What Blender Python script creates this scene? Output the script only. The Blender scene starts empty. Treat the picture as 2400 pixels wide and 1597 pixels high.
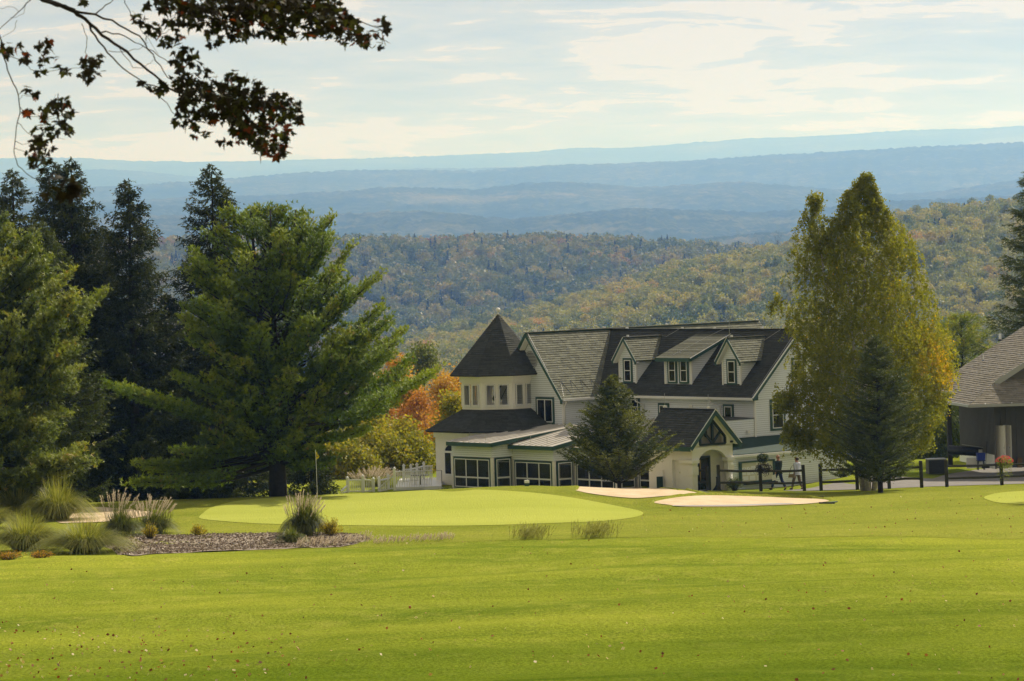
import bpy, bmesh, math, random
import numpy as np
from mathutils import Vector, Matrix, geometry
R_ = math.radians
random.seed(7); RNG = np.random.default_rng(7)
SC = bpy.context.scene
COL = SC.collection
# ------------------------------------------------------------------ camera, sky, sun
F = 8500.0; YH = 570.0; ROLL = 0.028; CR, SR = math.cos(ROLL), math.sin(ROLL)
cam_d = bpy.data.cameras.new('camera'); cam = bpy.data.objects.new('camera', cam_d); COL.objects.link(cam)
cam_d.sensor_width = 36; cam_d.lens = F / 2400 * 36; cam_d.clip_start = 0.5; cam_d.clip_end = 60000
cam_d.shift_y = -(798.5 - YH) / 2400
cam.matrix_world = Matrix(((CR, SR, 0, 0), (0, 0, -1, 0), (-SR, CR, 0, 0), (0, 0, 0, 1)))
cam_d.dof.use_dof = True; cam_d.dof.focus_distance = 175; cam_d.dof.aperture_fstop = 13
SC.camera = cam
SUN_AZ, SUN_EL = 42.0, 41.0
world = bpy.data.worlds.new('World'); SC.world = world; world.use_nodes = True
def build_world():
    nt = world.node_tree; N = nt.nodes; L = nt.links; N.clear()
    out = N.new('ShaderNodeOutputWorld'); bg = N.new('ShaderNodeBackground'); bg.inputs[1].default_value = 0.09
    sky = N.new('ShaderNodeTexSky'); sky.sky_type = 'NISHITA'; sky.sun_disc = False
    sky.sun_elevation = R_(SUN_EL); sky.sun_rotation = R_(SUN_AZ); sky.dust_density = 2.0; sky.air_density = 1.0
    tc = N.new('ShaderNodeTexCoord'); sep = N.new('ShaderNodeSeparateXYZ'); L.new(tc.outputs['Generated'], sep.inputs[0])
    mz = N.new('ShaderNodeMath'); mz.operation = 'MAXIMUM'; mz.inputs[1].default_value = 0.0; L.new(sep.outputs[2], mz.inputs[0])
    az = N.new('ShaderNodeMath'); az.operation = 'ADD'; az.inputs[1].default_value = 0.12; L.new(mz.outputs[0], az.inputs[0])
    dx = N.new('ShaderNodeMath'); dx.operation = 'DIVIDE'; L.new(sep.outputs[0], dx.inputs[0]); L.new(az.outputs[0], dx.inputs[1])
    dy = N.new('ShaderNodeMath'); dy.operation = 'DIVIDE'; L.new(sep.outputs[1], dy.inputs[0]); L.new(az.outputs[0], dy.inputs[1])
    cb = N.new('ShaderNodeCombineXYZ'); L.new(dx.outputs[0], cb.inputs[0]); L.new(dy.outputs[0], cb.inputs[1])
    mp = N.new('ShaderNodeMapping'); mp.inputs['Scale'].default_value = (.8, 1.0, 1); mp.inputs['Location'].default_value = (3.1, 1.7, 0); L.new(cb.outputs[0], mp.inputs[0])
    n1 = N.new('ShaderNodeTexNoise'); n1.inputs['Scale'].default_value = 6.5; n1.inputs['Detail'].default_value = 9; n1.inputs['Roughness'].default_value = 0.6
    n1.inputs['Distortion'].default_value = 0.6; L.new(mp.outputs[0], n1.inputs['Vector'])
    n2 = N.new('ShaderNodeTexNoise'); n2.inputs['Scale'].default_value = 2.2; n2.inputs['Detail'].default_value = 3; L.new(mp.outputs[0], n2.inputs['Vector'])
    sm = N.new('ShaderNodeMath'); sm.operation = 'MULTIPLY_ADD'; sm.inputs[1].default_value = 0.9; L.new(n1.outputs[0], sm.inputs[0]); L.new(n2.outputs[0], sm.inputs[2])
    # cloud colour: cream tops, grey-blue undersides
    cr = N.new('ShaderNodeValToRGB'); e = cr.color_ramp.elements
    cr.color_ramp.interpolation = 'EASE'
    e[0].position = 0.70; e[0].color = (.47, .44, .38, 1); e[1].position = 1.16; e[1].color = (1.22, 1.02, .68, 1)
    for p, c in ((.82, (.56, .51, .43)), (.90, (.64, .58, .47)), (.99, (.74, .64, .48)), (1.07, (.98, .82, .56))):
        q = cr.color_ramp.elements.new(p); q.color = (*c, 1)
    mm = N.new('ShaderNodeMapRange'); mm.inputs[1].default_value = 0; mm.inputs[2].default_value = 1; mm.inputs[3].default_value = 0; mm.inputs[4].default_value = 1
    L.new(sm.outputs[0], cr.inputs[0])
    sc_ = N.new('ShaderNodeVectorMath'); sc_.operation = 'SCALE'; sc_.inputs['Scale'].default_value = 7.5; L.new(cr.outputs[0], sc_.inputs[0])
    # cloud cover thins a little towards the zenith
    cv = N.new('ShaderNodeMapRange'); cv.inputs[1].default_value = 0.1; cv.inputs[2].default_value = 0.9; cv.inputs[3].default_value = 0.985; cv.inputs[4].default_value = 0.75; L.new(mz.outputs[0], cv.inputs[0])
    mx = N.new('ShaderNodeMix'); mx.data_type = 'RGBA'; L.new(cv.outputs[0], mx.inputs[0]); L.new(sky.outputs[0], mx.inputs[6]); L.new(sc_.outputs[0], mx.inputs[7])
    L.new(mx.outputs[2], bg.inputs[0]); L.new(bg.outputs[0], out.inputs[0])
build_world()
sd = bpy.data.lights.new('sun', 'SUN'); sun = bpy.data.objects.new('sun', sd); COL.objects.link(sun)
sd.energy = 5.0; sd.angle = R_(0.6); sd.color = (1.0, 0.93, 0.80)
sdir = Vector((math.cos(R_(SUN_EL)) * math.sin(R_(SUN_AZ)), math.cos(R_(SUN_EL)) * math.cos(R_(SUN_AZ)), math.sin(R_(SUN_EL))))
sun.rotation_euler = sdir.to_track_quat('Z', 'Y').to_euler(); sun.location = (60, 60, 60)
SC.view_settings.view_transform = 'Standard'; SC.view_settings.look = 'None'; SC.view_settings.exposure = 0.22; SC.view_settings.gamma = 1.0
SC.render.engine = 'CYCLES'; SC.cycles.use_denoising = True
SC.cycles.max_bounces = 8; SC.cycles.transparent_max_bounces = 12; SC.cycles.diffuse_bounces = 3; SC.cycles.volume_bounces = 1

# ------------------------------------------------------------------ measuring helpers (survey of the place)
def ray(px, py):
    u = (px - 1200) / F; v = (YH - py) / F
    return np.array((u * CR + v * SR, 1.0, -u * SR + v * CR))
def P(px, py, Y): return ray(px, py) * Y
# ------------------------------------------------------------------ materials
MATS = {}
def new_mat(name):
    m = bpy.data.materials.new(name); m.use_nodes = True; MATS[name] = m; return m
def pmat(name, col, rough=0.7, var=0.0, vscale=3.0, bump=0.0, bscale=30.0, attr=None, col2=None, trans=0.0, spec=0.3, metal=0.0, tcol=None, emit=None, coord='Object', stretch=None, detail=5, inst=False):
    """principled; colour = mix(col, col2, noise/attribute) with a value variation"""
    m = new_mat(name); nt = m.node_tree; N = nt.nodes; L = nt.links
    b = N['Principled BSDF']; out = N['Material Output']
    b.inputs['Roughness'].default_value = rough; b.inputs['Specular IOR Level'].default_value = spec; b.inputs['Metallic'].default_value = metal
    csock = None
    tc = N.new('ShaderNodeTexCoord'); src = tc.outputs[coord]
    if stretch:
        mp = N.new('ShaderNodeMapping'); mp.inputs['Scale'].default_value = stretch; L.new(src, mp.inputs[0]); src = mp.outputs[0]
    if var or col2:
        n = N.new('ShaderNodeTexNoise'); n.inputs['Scale'].default_value = vscale; n.inputs['Detail'].default_value = detail; n.inputs['Roughness'].default_value = .65; L.new(src, n.inputs['Vector'])
        mr = N.new('ShaderNodeMapRange'); mr.inputs[1].default_value = .3; mr.inputs[2].default_value = .7; L.new(n.outputs[0], mr.inputs[0])
        fac = mr.outputs[0]
        if attr:
            at = N.new('ShaderNodeAttribute'); at.attribute_name = attr
            ad = N.new('ShaderNodeMath'); ad.operation = 'ADD'; L.new(fac, ad.inputs[0]); L.new(at.outputs['Fac'], ad.inputs[1])
            hf = N.new('ShaderNodeMath'); hf.operation = 'MULTIPLY'; hf.inputs[1].default_value = .5; L.new(ad.outputs[0], hf.inputs[0]); fac = hf.outputs[0]
        c2 = col2 or tuple(min(1, c * (1 + var)) for c in col); c1 = col if col2 else tuple(c * (1 - var) for c in col)
        mx = N.new('ShaderNodeMix'); mx.data_type = 'RGBA'; mx.inputs[6].default_value = (*c1, 1); mx.inputs[7].default_value = (*c2, 1); L.new(fac, mx.inputs[0])
        csock = mx.outputs[2]; L.new(csock, b.inputs['Base Color'])
    elif attr:
        at = N.new('ShaderNodeAttribute'); at.attribute_name = attr; L.new(at.outputs['Color'], b.inputs['Base Color']); csock = at.outputs['Color']
    else: b.inputs['Base Color'].default_value = (*col, 1)
    if bump:
        n = N.new('ShaderNodeTexNoise'); n.inputs['Scale'].default_value = bscale; n.inputs['Detail'].default_value = 6; L.new(src, n.inputs['Vector'])
        bp = N.new('ShaderNodeBump'); bp.inputs['Strength'].default_value = bump; bp.inputs['Distance'].default_value = .05; L.new(n.outputs[0], bp.inputs['Height']); L.new(bp.outputs[0], b.inputs['Normal'])
    if trans:
        t = N.new('ShaderNodeBsdfTranslucent'); ms = N.new('ShaderNodeMixShader'); ms.inputs[0].default_value = trans
        if tcol or csock is None: t.inputs[0].default_value = (*(tcol or col), 1)
        if csock is not None:
            if tcol:
                mt = N.new('ShaderNodeMix'); mt.data_type = 'RGBA'; mt.blend_type = 'MULTIPLY'; mt.inputs[0].default_value = 1; mt.inputs[7].default_value = (*tcol, 1); L.new(csock, mt.inputs[6]); L.new(mt.outputs[2], t.inputs[0])
            else: L.new(csock, t.inputs[0])
        L.new(b.outputs[0], ms.inputs[1]); L.new(t.outputs[0], ms.inputs[2]); L.new(ms.outputs[0], out.inputs[0])
    return m
def foliage_mat(name, stops, trans=.35, clump=0.0, rough=.55, tgain=(1.6, 1.7, .8), use_inst=False):
    """leaf colour picked along a ramp by the per-leaf 'rnd' attribute (or per instance), leaves let light through"""
    m = new_mat(name); nt = m.node_tree; N = nt.nodes; L = nt.links; b = N['Principled BSDF']; out = N['Material Output']
    b.inputs['Roughness'].default_value = rough; b.inputs['Specular IOR Level'].default_value = .25
    at = N.new('ShaderNodeAttribute'); at.attribute_name = 'rnd'; fac = at.outputs['Fac']
    if use_inst:
        oi = N.new('ShaderNodeObjectInfo'); nn = N.new('ShaderNodeTexNoise'); nn.inputs['Scale'].default_value = .012; nn.inputs['Detail'].default_value = 3; L.new(oi.outputs['Location'], nn.inputs['Vector'])
        a = N.new('ShaderNodeMath'); a.operation = 'MULTIPLY_ADD'; a.inputs[1].default_value = .55; L.new(oi.outputs['Random'], a.inputs[0])
        b1 = N.new('ShaderNodeMath'); b1.operation = 'MULTIPLY_ADD'; b1.inputs[1].default_value = .18; L.new(fac, b1.inputs[0])
        c1 = N.new('ShaderNodeMath'); c1.operation = 'MULTIPLY_ADD'; c1.inputs[1].default_value = .9; c1.inputs[2].default_value = -.32; L.new(nn.outputs[0], c1.inputs[0])
        L.new(c1.outputs[0], b1.inputs[2]); L.new(b1.outputs[0], a.inputs[2]); fac = a.outputs[0]
    cr = N.new('ShaderNodeValToRGB'); E_ = cr.color_ramp.elements
    E_[0].position = stops[0][0]; E_[0].color = (*stops[0][1], 1); E_[1].position = stops[-1][0]; E_[1].color = (*stops[-1][1], 1)
    for p, c in stops[1:-1]: q = E_.new(p); q.color = (*c, 1)
    L.new(fac, cr.inputs[0]); L.new(cr.outputs[0], b.inputs['Base Color'])
    mt = N.new('ShaderNodeMix'); mt.data_type = 'RGBA'; mt.blend_type = 'MULTIPLY'; mt.inputs[0].default_value = 1; mt.inputs[7].default_value = (*tgain, 1); L.new(cr.outputs[0], mt.inputs[6])
    t = N.new('ShaderNodeBsdfTranslucent'); L.new(mt.outputs[2], t.inputs[0])
    ms = N.new('ShaderNodeMixShader'); ms.inputs[0].default_value = trans; L.new(b.outputs[0], ms.inputs[1]); L.new(t.outputs[0], ms.inputs[2]); L.new(ms.outputs[0], out.inputs[0])
    return m
M_sid = pmat('white_siding', (.80, .84, .90), .6, var=.03, vscale=1.2)
def joint(m, attr='rnd', dark=(.50, .52, .56)):
    nt = m.node_tree; N = nt.nodes; L = nt.links; bs = N['Principled BSDF'].inputs['Base Color']; src = bs.links[0].from_socket
    at = N.new('ShaderNodeAttribute'); at.attribute_name = attr; lt = N.new('ShaderNodeMath'); lt.operation = 'LESS_THAN'; lt.inputs[1].default_value = -.5; L.new(at.outputs['Fac'], lt.inputs[0])
    mx = N.new('ShaderNodeMix'); mx.data_type = 'RGBA'; mx.inputs[7].default_value = (*dark, 1); L.new(lt.outputs[0], mx.inputs[0]); L.new(src, mx.inputs[6]); L.new(mx.outputs[2], bs)
joint(M_sid)
M_stucco = pmat('cream_stucco', (.83, .81, .76), .85, var=.04, vscale=2, bump=.15, bscale=40)
M_trimw = pmat('white_trim', (.78, .78, .77), .45)
M_green = pmat('green_trim', (.035, .085, .065), .5, var=.1)
M_shing = pmat('pale_shingles', (.09, .093, .073), .95, attr='rnd', col2=(.235, .24, .185), vscale=8, bump=.3, bscale=60)  # paler copy of the shingles, sunlight put into slopes turned to the sun
M_shing_d = pmat('dark_shingles', (.030, .033, .030), .95, attr='rnd', col2=(.075, .078, .068), vscale=8, bump=.3, bscale=60)  # darker copy, shade put into the colour of slopes turned from the sun
M_metal = pmat('porch_metal_roof', (.52, .49, .45), .42, var=.08, vscale=.8, spec=.5)
M_groof = pmat('green_roll_roof', (.022, .048, .037), .8, var=.15)
M_dark = pmat('dark_interior', (.012, .012, .012), .9)
M_curt = pmat('curtain_cloth', (.42, .42, .40), .9)
M_wood_d = pmat('weathered_dark_wood', (.045, .042, .038), .85, var=.3, vscale=6, bump=.2, bscale=50)
M_black = pmat('black_metal', (.01, .01, .01), .4)
M_steel = pmat('galvanised_steel', (.5, .5, .5), .35, metal=.8)
M_asph = pmat('asphalt', (.20, .185, .175), .9, var=.15, vscale=2.5, bump=.2, bscale=60)
M_bark = pmat('bark', (.06, .048, .038), .95, var=.35, vscale=6, bump=.4, bscale=20)
M_barkd = pmat('dark_bark', (.030, .025, .020), .95, var=.35, vscale=6, bump=.4, bscale=20)
M_birchb = pmat('birch_bark', (.50, .46, .40), .8, var=.4, vscale=7)
def glass_mat(name, tint, tr):
    m = new_mat(name); nt = m.node_tree; N = nt.nodes; L = nt.links; b = N['Principled BSDF']; b.inputs['Base Color'].default_value = (*tint, 1); b.inputs['Roughness'].default_value = .04; b.inputs['Specular IOR Level'].default_value = .35
    t = N.new('ShaderNodeBsdfTransparent'); ms = N.new('ShaderNodeMixShader'); ms.inputs[0].default_value = tr; L.new(b.outputs[0], ms.inputs[1]); L.new(t.outputs[0], ms.inputs[2]); L.new(ms.outputs[0], N['Material Output'].inputs[0]); return m
M_glass = glass_mat('window_glass', (.012, .012, .012), .45)
M_glass_r = glass_mat('reflecting_glass', (.03, .035, .012), .15); MATS['reflecting_glass'].node_tree.nodes['Principled BSDF'].inputs['Specular IOR Level'].default_value = 1.0; MATS['reflecting_glass'].node_tree.nodes['Principled BSDF'].inputs['IOR'].default_value = 2.2
M_glass_c = glass_mat('clear_glass', (.03, .03, .03), .85)

# ------------------------------------------------------------------ mesh helpers
def fast_mesh(name, V, Fq, rnd=None):
    """V (n,3), Fq (m,k) -> mesh, with optional per-face 'rnd'"""
    me = bpy.data.meshes.new(name); V = np.asarray(V, np.float32); Fq = np.asarray(Fq, np.int32); m, k = Fq.shape
    me.vertices.add(len(V)); me.vertices.foreach_set('co', V.ravel())
    me.loops.add(m * k); me.loops.foreach_set('vertex_index', Fq.ravel())
    me.polygons.add(m); me.polygons.foreach_set('loop_start', np.arange(0, m * k, k, dtype=np.int32))
    if rnd is not None:
        a = me.attributes.new('rnd', 'FLOAT', 'FACE'); a.data.foreach_set('value', np.asarray(rnd, np.float32))
    me.update(calc_edges=True); return me
def link(name, me, mat=None, parent=None, loc=None, rz=0.0):
    o = bpy.data.objects.new(name, me); COL.objects.link(o)
    if mat is not None and me is not None and len(me.materials) == 0: me.materials.append(mat)
    if parent is not None: o.parent = parent
    if loc is not None: o.location = loc
    if rz: o.rotation_euler = (0, 0, rz)
    return o
def tag(o, label=None, cat=None, group=None, kind=None):
    if label: o['label'] = label
    if cat: o['category'] = cat
    if group: o['group'] = group
    if kind: o['kind'] = kind
    return o
def empty(name, loc, rz=0, label=None, cat=None, group=None):
    o = bpy.data.objects.new(name, None); COL.objects.link(o); o.location = loc; o.rotation_euler = (0, 0, rz); o.empty_display_size = .2
    return tag(o, label, cat, group)
class MB:
    def __init__(s, off=(0, 0, 0)): s.v = []; s.f = []; s.r = []; s.off = np.array(off, float)
    def poly(s, pts, r=0.5):
        i = len(s.v); s.v += [tuple(p) for p in pts]; s.f.append(tuple(range(i, i + len(pts)))); s.r.append(r)
    def box(s, x0, x1, y0, y1, z0, z1, M=None):
        c = [(x0, y0, z0), (x1, y0, z0), (x1, y1, z0), (x0, y1, z0), (x0, y0, z1), (x1, y0, z1), (x1, y1, z1), (x0, y1, z1)]
        if M is not None: c = [tuple(M @ Vector(p)) for p in c]
        i = len(s.v); s.v += c; r = random.random()
        for q in ((0, 3, 2, 1), (4, 5, 6, 7), (0, 1, 5, 4), (1, 2, 6, 5), (2, 3, 7, 6), (3, 0, 4, 7)): s.f.append(tuple(i + a for a in q)); s.r.append(r)
        return s
    def bar(s, a, b, w, h, up=(0, 0, 1)):
        """rectangular bar from a to b, w across, h along up"""
        a = Vector(a); b = Vector(b); d = (b - a).normalized(); u = Vector(up); u = (u - d * u.dot(d)).normalized(); n = d.cross(u)
        i = len(s.v); r = random.random()
        for p in (a, b):
            for (x, y) in ((-1, -1), (1, -1), (1, 1), (-1, 1)): s.v.append(tuple(p + n * (x * w / 2) + u * (y * h / 2)))
        for q in ((0, 1, 2, 3), (7, 6, 5, 4), (0, 4, 5, 1), (1, 5, 6, 2), (2, 6, 7, 3), (3, 7, 4, 0)): s.f.append(tuple(i + a_ for a_ in q)); s.r.append(r)
        return s
    def prism(s, pts, d):
        """closed solid: planar polygon pts extruded by vector d"""
        n = len(pts); d = Vector(d); i = len(s.v); s.v += [tuple(p) for p in pts]; s.v += [tuple(Vector(p) + d) for p in pts]; r = random.random()
        s.f.append(tuple(i + k for k in range(n))); s.f.append(tuple(i + n + k for k in reversed(range(n)))); s.r += [r, r]
        for k in range(n): s.f.append((i + k, i + n + k, i + n + (k + 1) % n, i + (k + 1) % n)); s.r.append(r)
        return s
    def tube(s, pts, rad, n=8, cap=True):
        pts = [Vector(p) for p in pts]; rad = rad if hasattr(rad, '__len__') else [rad] * len(pts); i0 = len(s.v)
        for k, p in enumerate(pts):
            d = (pts[min(k + 1, len(pts) - 1)] - pts[max(k - 1, 0)]).normalized(); u = d.orthogonal().normalized() if k == 0 else (u - d * u.dot(d)).normalized(); w = d.cross(u)
            for a in range(n):
                t = 2 * math.pi * a / n; s.v.append(tuple(p + (u * math.cos(t) + w * math.sin(t)) * rad[k]))
        for k in range(len(pts) - 1):
            for a in range(n):
                s.f.append((i0 + k * n + a, i0 + k * n + (a + 1) % n, i0 + (k + 1) * n + (a + 1) % n, i0 + (k + 1) * n + a)); s.r.append(.5)
        if cap:
            s.f.append(tuple(i0 + a for a in reversed(range(n)))); s.f.append(tuple(i0 + (len(pts) - 1) * n + a for a in range(n))); s.r += [.5, .5]
        return s
    def lathe(s, prof, c=(0, 0, 0), n=16):
        return s.tube([(c[0], c[1], c[2] + z) for r, z in prof], [r for r, z in prof], n)
    def lap(s, poly, exposure, lip, tab=None, var=0.0, groove=0.0):
        """lapped courses (clapboards / shingles) covering a convex planar polygon; outward by polygon winding"""
        pts = [Vector(p) for p in poly]; N = Vector((0, 0, 0))
        for k in range(len(pts)): N += pts[k].cross(pts[(k + 1) % len(pts)])
        N.normalize(); U = Vector((0, 0, 1)) - N * N.z; U.normalize(); W = U.cross(N)
        o = pts[0]; q = [((p - o).dot(W), (p - o).dot(U)) for p in pts]
        umin = min(a[1] for a in q); umax = max(a[1] for a in q)
        def clip(pl, ax, lim, keep_gt):
            out = []
            for k in range(len(pl)):
                a, b = pl[k], pl[(k + 1) % len(pl)]; ia = (a[ax] >= lim) == keep_gt or a[ax] == lim; ib = (b[ax] >= lim) == keep_gt or b[ax] == lim
                if ia: out.append(a)
                if ia != ib and abs(b[ax] - a[ax]) > 1e-9:
                    t = (lim - a[ax]) / (b[ax] - a[ax]); out.append((a[0] + (b[0] - a[0]) * t, a[1] + (b[1] - a[1]) * t))
            return out
        k = 0; u0 = umin
        while u0 < umax - 1e-4:
            u1 = min(u0 + exposure, umax); st = clip(clip(q, 1, u0, True), 1, u1, False)
            if len(st) >= 3:
                wmin = min(a[0] for a in st); wmax = max(a[0] for a in st)
                edges = [(wmin, wmax)]
                if tab:
                    edges = []; w = wmin - random.random() * tab
                    while w < wmax:
                        w2 = w + tab * random.uniform(.6, 1.4); edges.append((max(w, wmin), min(w2, wmax))); w = w2
                for (wa, wb) in edges:
                    if wb - wa < .01: continue
                    c = st if not tab else clip(clip(st, 0, wa, True), 0, wb, False)
                    if len(c) < 3: continue
                    L_ = lip * (1 + (random.uniform(-var, var) if var else 0)); r = random.random()
                    s.poly([o + W * a + U * b + N * (L_ * (1 - (b - u0) / exposure) + .002) for a, b in c], r)
                    bot = [a for a in c if abs(a[1] - u0) < 1e-5]
                    if groove:
                        gc = clip(c, 1, u0 + groove, False)
                        if len(gc) >= 3: s.poly([o + W * a + U * b + N * (L_ + .004) for a, b in gc], -1.0)
                    if len(bot) >= 2:
                        a0 = min(bot)[0]; a1 = max(bot)[0]
                        s.poly([o + W * a0 + U * u0, o + W * a1 + U * u0, o + W * a1 + U * u0 + N * (L_ + .002), o + W * a0 + U * u0 + N * (L_ + .002)], r)
            u0 = u1; k += 1
        return s
    def mesh(s, name, smooth=False):
        me = bpy.data.meshes.new(name); me.from_pydata([tuple(np.array(p) - s.off) for p in s.v], [], s.f)
        a = me.attributes.new('rnd', 'FLOAT', 'FACE'); a.data.foreach_set('value', np.array(s.r, np.float32))
        if smooth: me.polygons.foreach_set('use_smooth', [True] * len(me.polygons))
        me.update(); return me
    def build(s, name, mat, parent=None, smooth=False, loc=None, rz=0, label=None, kind=None):
        o = link(name, s.mesh(name, smooth), mat, parent, loc, rz)
        if label: o['label'] = label
        if kind: o['kind'] = kind
        return o
def bevel(o, w=.01, seg=2):
    b = o.modifiers.new('bevel', 'BEVEL'); b.width = w; b.segments = seg; b.limit_method = 'ANGLE'; return o

# ------------------------------------------------------------------ terrain
TY = [10, 58, 80, 100, 112, 117, 125, 135, 148, 158, 163, 170, 180, 190]
TC = [-600, 0, 800, 1200, 1500, 1900, 2400, 3000]
TROW = {58: [1608] * 8, 80: [1420, 1420, 1419, 1418, 1416, 1416, 1416, 1416], 100: [1316, 1316, 1315, 1314, 1312, 1312, 1314, 1314], 112: [1281, 1279, 1277, 1270, 1269, 1274, 1276, 1276], 117: [1279, 1277, 1276, 1272, 1271, 1271, 1270, 1270],
        125: [1256, 1255, 1255, 1256, 1256, 1256, 1254, 1254], 135: [1228, 1228, 1229, 1231, 1236, 1240, 1238, 1238], 148: [1184, 1184, 1184, 1183, 1201, 1213, 1211, 1211], 158: [1155, 1154, 1152, 1146, 1165, 1193, 1190, 1190],
        163: [1152, 1151, 1146, 1136, 1156, 1184, 1180, 1180], 170: [1152, 1152, 1152, 1146, 1156, 1177, 1176, 1176], 180: [1156, 1156, 1160, 1166, 1164, 1170, 1166, 1166], 190: [1150] * 8}
def _terr_table():
    ys = np.arange(0, 1200.01, 1.0); T = np.zeros((len(ys), len(TC)))
    for c in range(len(TC)):
        zz = [-3.0 if y == 10 else -(TROW[y][c] - 570) / F * y for y in TY]
        zz[-1] = -12.75
        yy = TY + [205, 225, 260, 320, 450, 700, 1000, 1200]; zz = zz + [-12.9, -14.0, -17.5, -27, -48, -85, -120, -140]
        z = np.interp(ys, yy, zz)
        k = np.exp(-(np.arange(-6, 7) / 2.4) ** 2 / 2); k /= k.sum()
        T[:, c] = np.convolve(np.pad(z, 6, mode='edge'), k, mode='valid')
    return ys, T
TYS, TT = _terr_table()
def hz(X, Y):
    X = np.asarray(X, float); Y = np.asarray(Y, float); px = 1200 + F * X / np.maximum(Y, 30.0)
    yi = np.clip(Y, 0, 1198.9); i = np.floor(yi).astype(int); f = yi - i
    cx = np.interp(px, TC, np.arange(len(TC))); j = np.clip(np.floor(cx).astype(int), 0, len(TC) - 2); g = cx - j; g = g * g * (3 - 2 * g)
    z = (TT[i, j] * (1 - g) + TT[i, j + 1] * g) * (1 - f) + (TT[i + 1, j] * (1 - g) + TT[i + 1, j + 1] * g) * f
    und = .07 * np.sin(X * .21 + Y * .09) * np.sin(Y * .17 + 1.3 - X * .05) + .05 * np.sin(X * .5 - Y * .33) + .03 * np.sin(X * .16 + Y * .9)
    z = z + und * np.clip((150 - Y) / 40, 0, 1)
    # bank behind the spruce, right of the low wing
    z = z + 0.5 * np.exp(-((X - 17.4) / 2.2) ** 2 - ((Y - 183) / 3.0) ** 2) 
    return z
def H(X, Y): return float(hz(X, Y))
def on_ground(px, py, y0=50, y1=200):
    r = ray(px, py); ys = np.arange(y0, y1, .05); d = r[2] * ys - hz(r[0] * ys, ys)
    k = np.where(d <= 0)[0]; Y = ys[k[0]] if len(k) else y1
    return np.array((r[0] * Y, Y))
def axis(a, steps):
    out = [a]
    for (lim, st) in steps:
        while out[-1] < lim - 1e-6: out.append(out[-1] + st)
    return np.array(out)
def terrain():
    X = axis(-260, [(-60, 10), (-34, 2), (34, .8), (70, 2), (300, 10)]); Y = axis(6, [(50, 2), (200, .65), (260, 3), (1150, 25)])
    gx, gy = np.meshgrid(X, Y); V = np.stack([gx, gy, hz(gx, gy)], -1).reshape(-1, 3); w = len(X); i = np.arange(len(Y) - 1)[:, None] * w + np.arange(w - 1)[None]; i = i.ravel()
    me = fast_mesh('lawn', V, np.stack([i, i + 1, i + w + 1, i + w], 1)); me.polygons.foreach_set('use_smooth', [True] * len(me.polygons))
    return me
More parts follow.
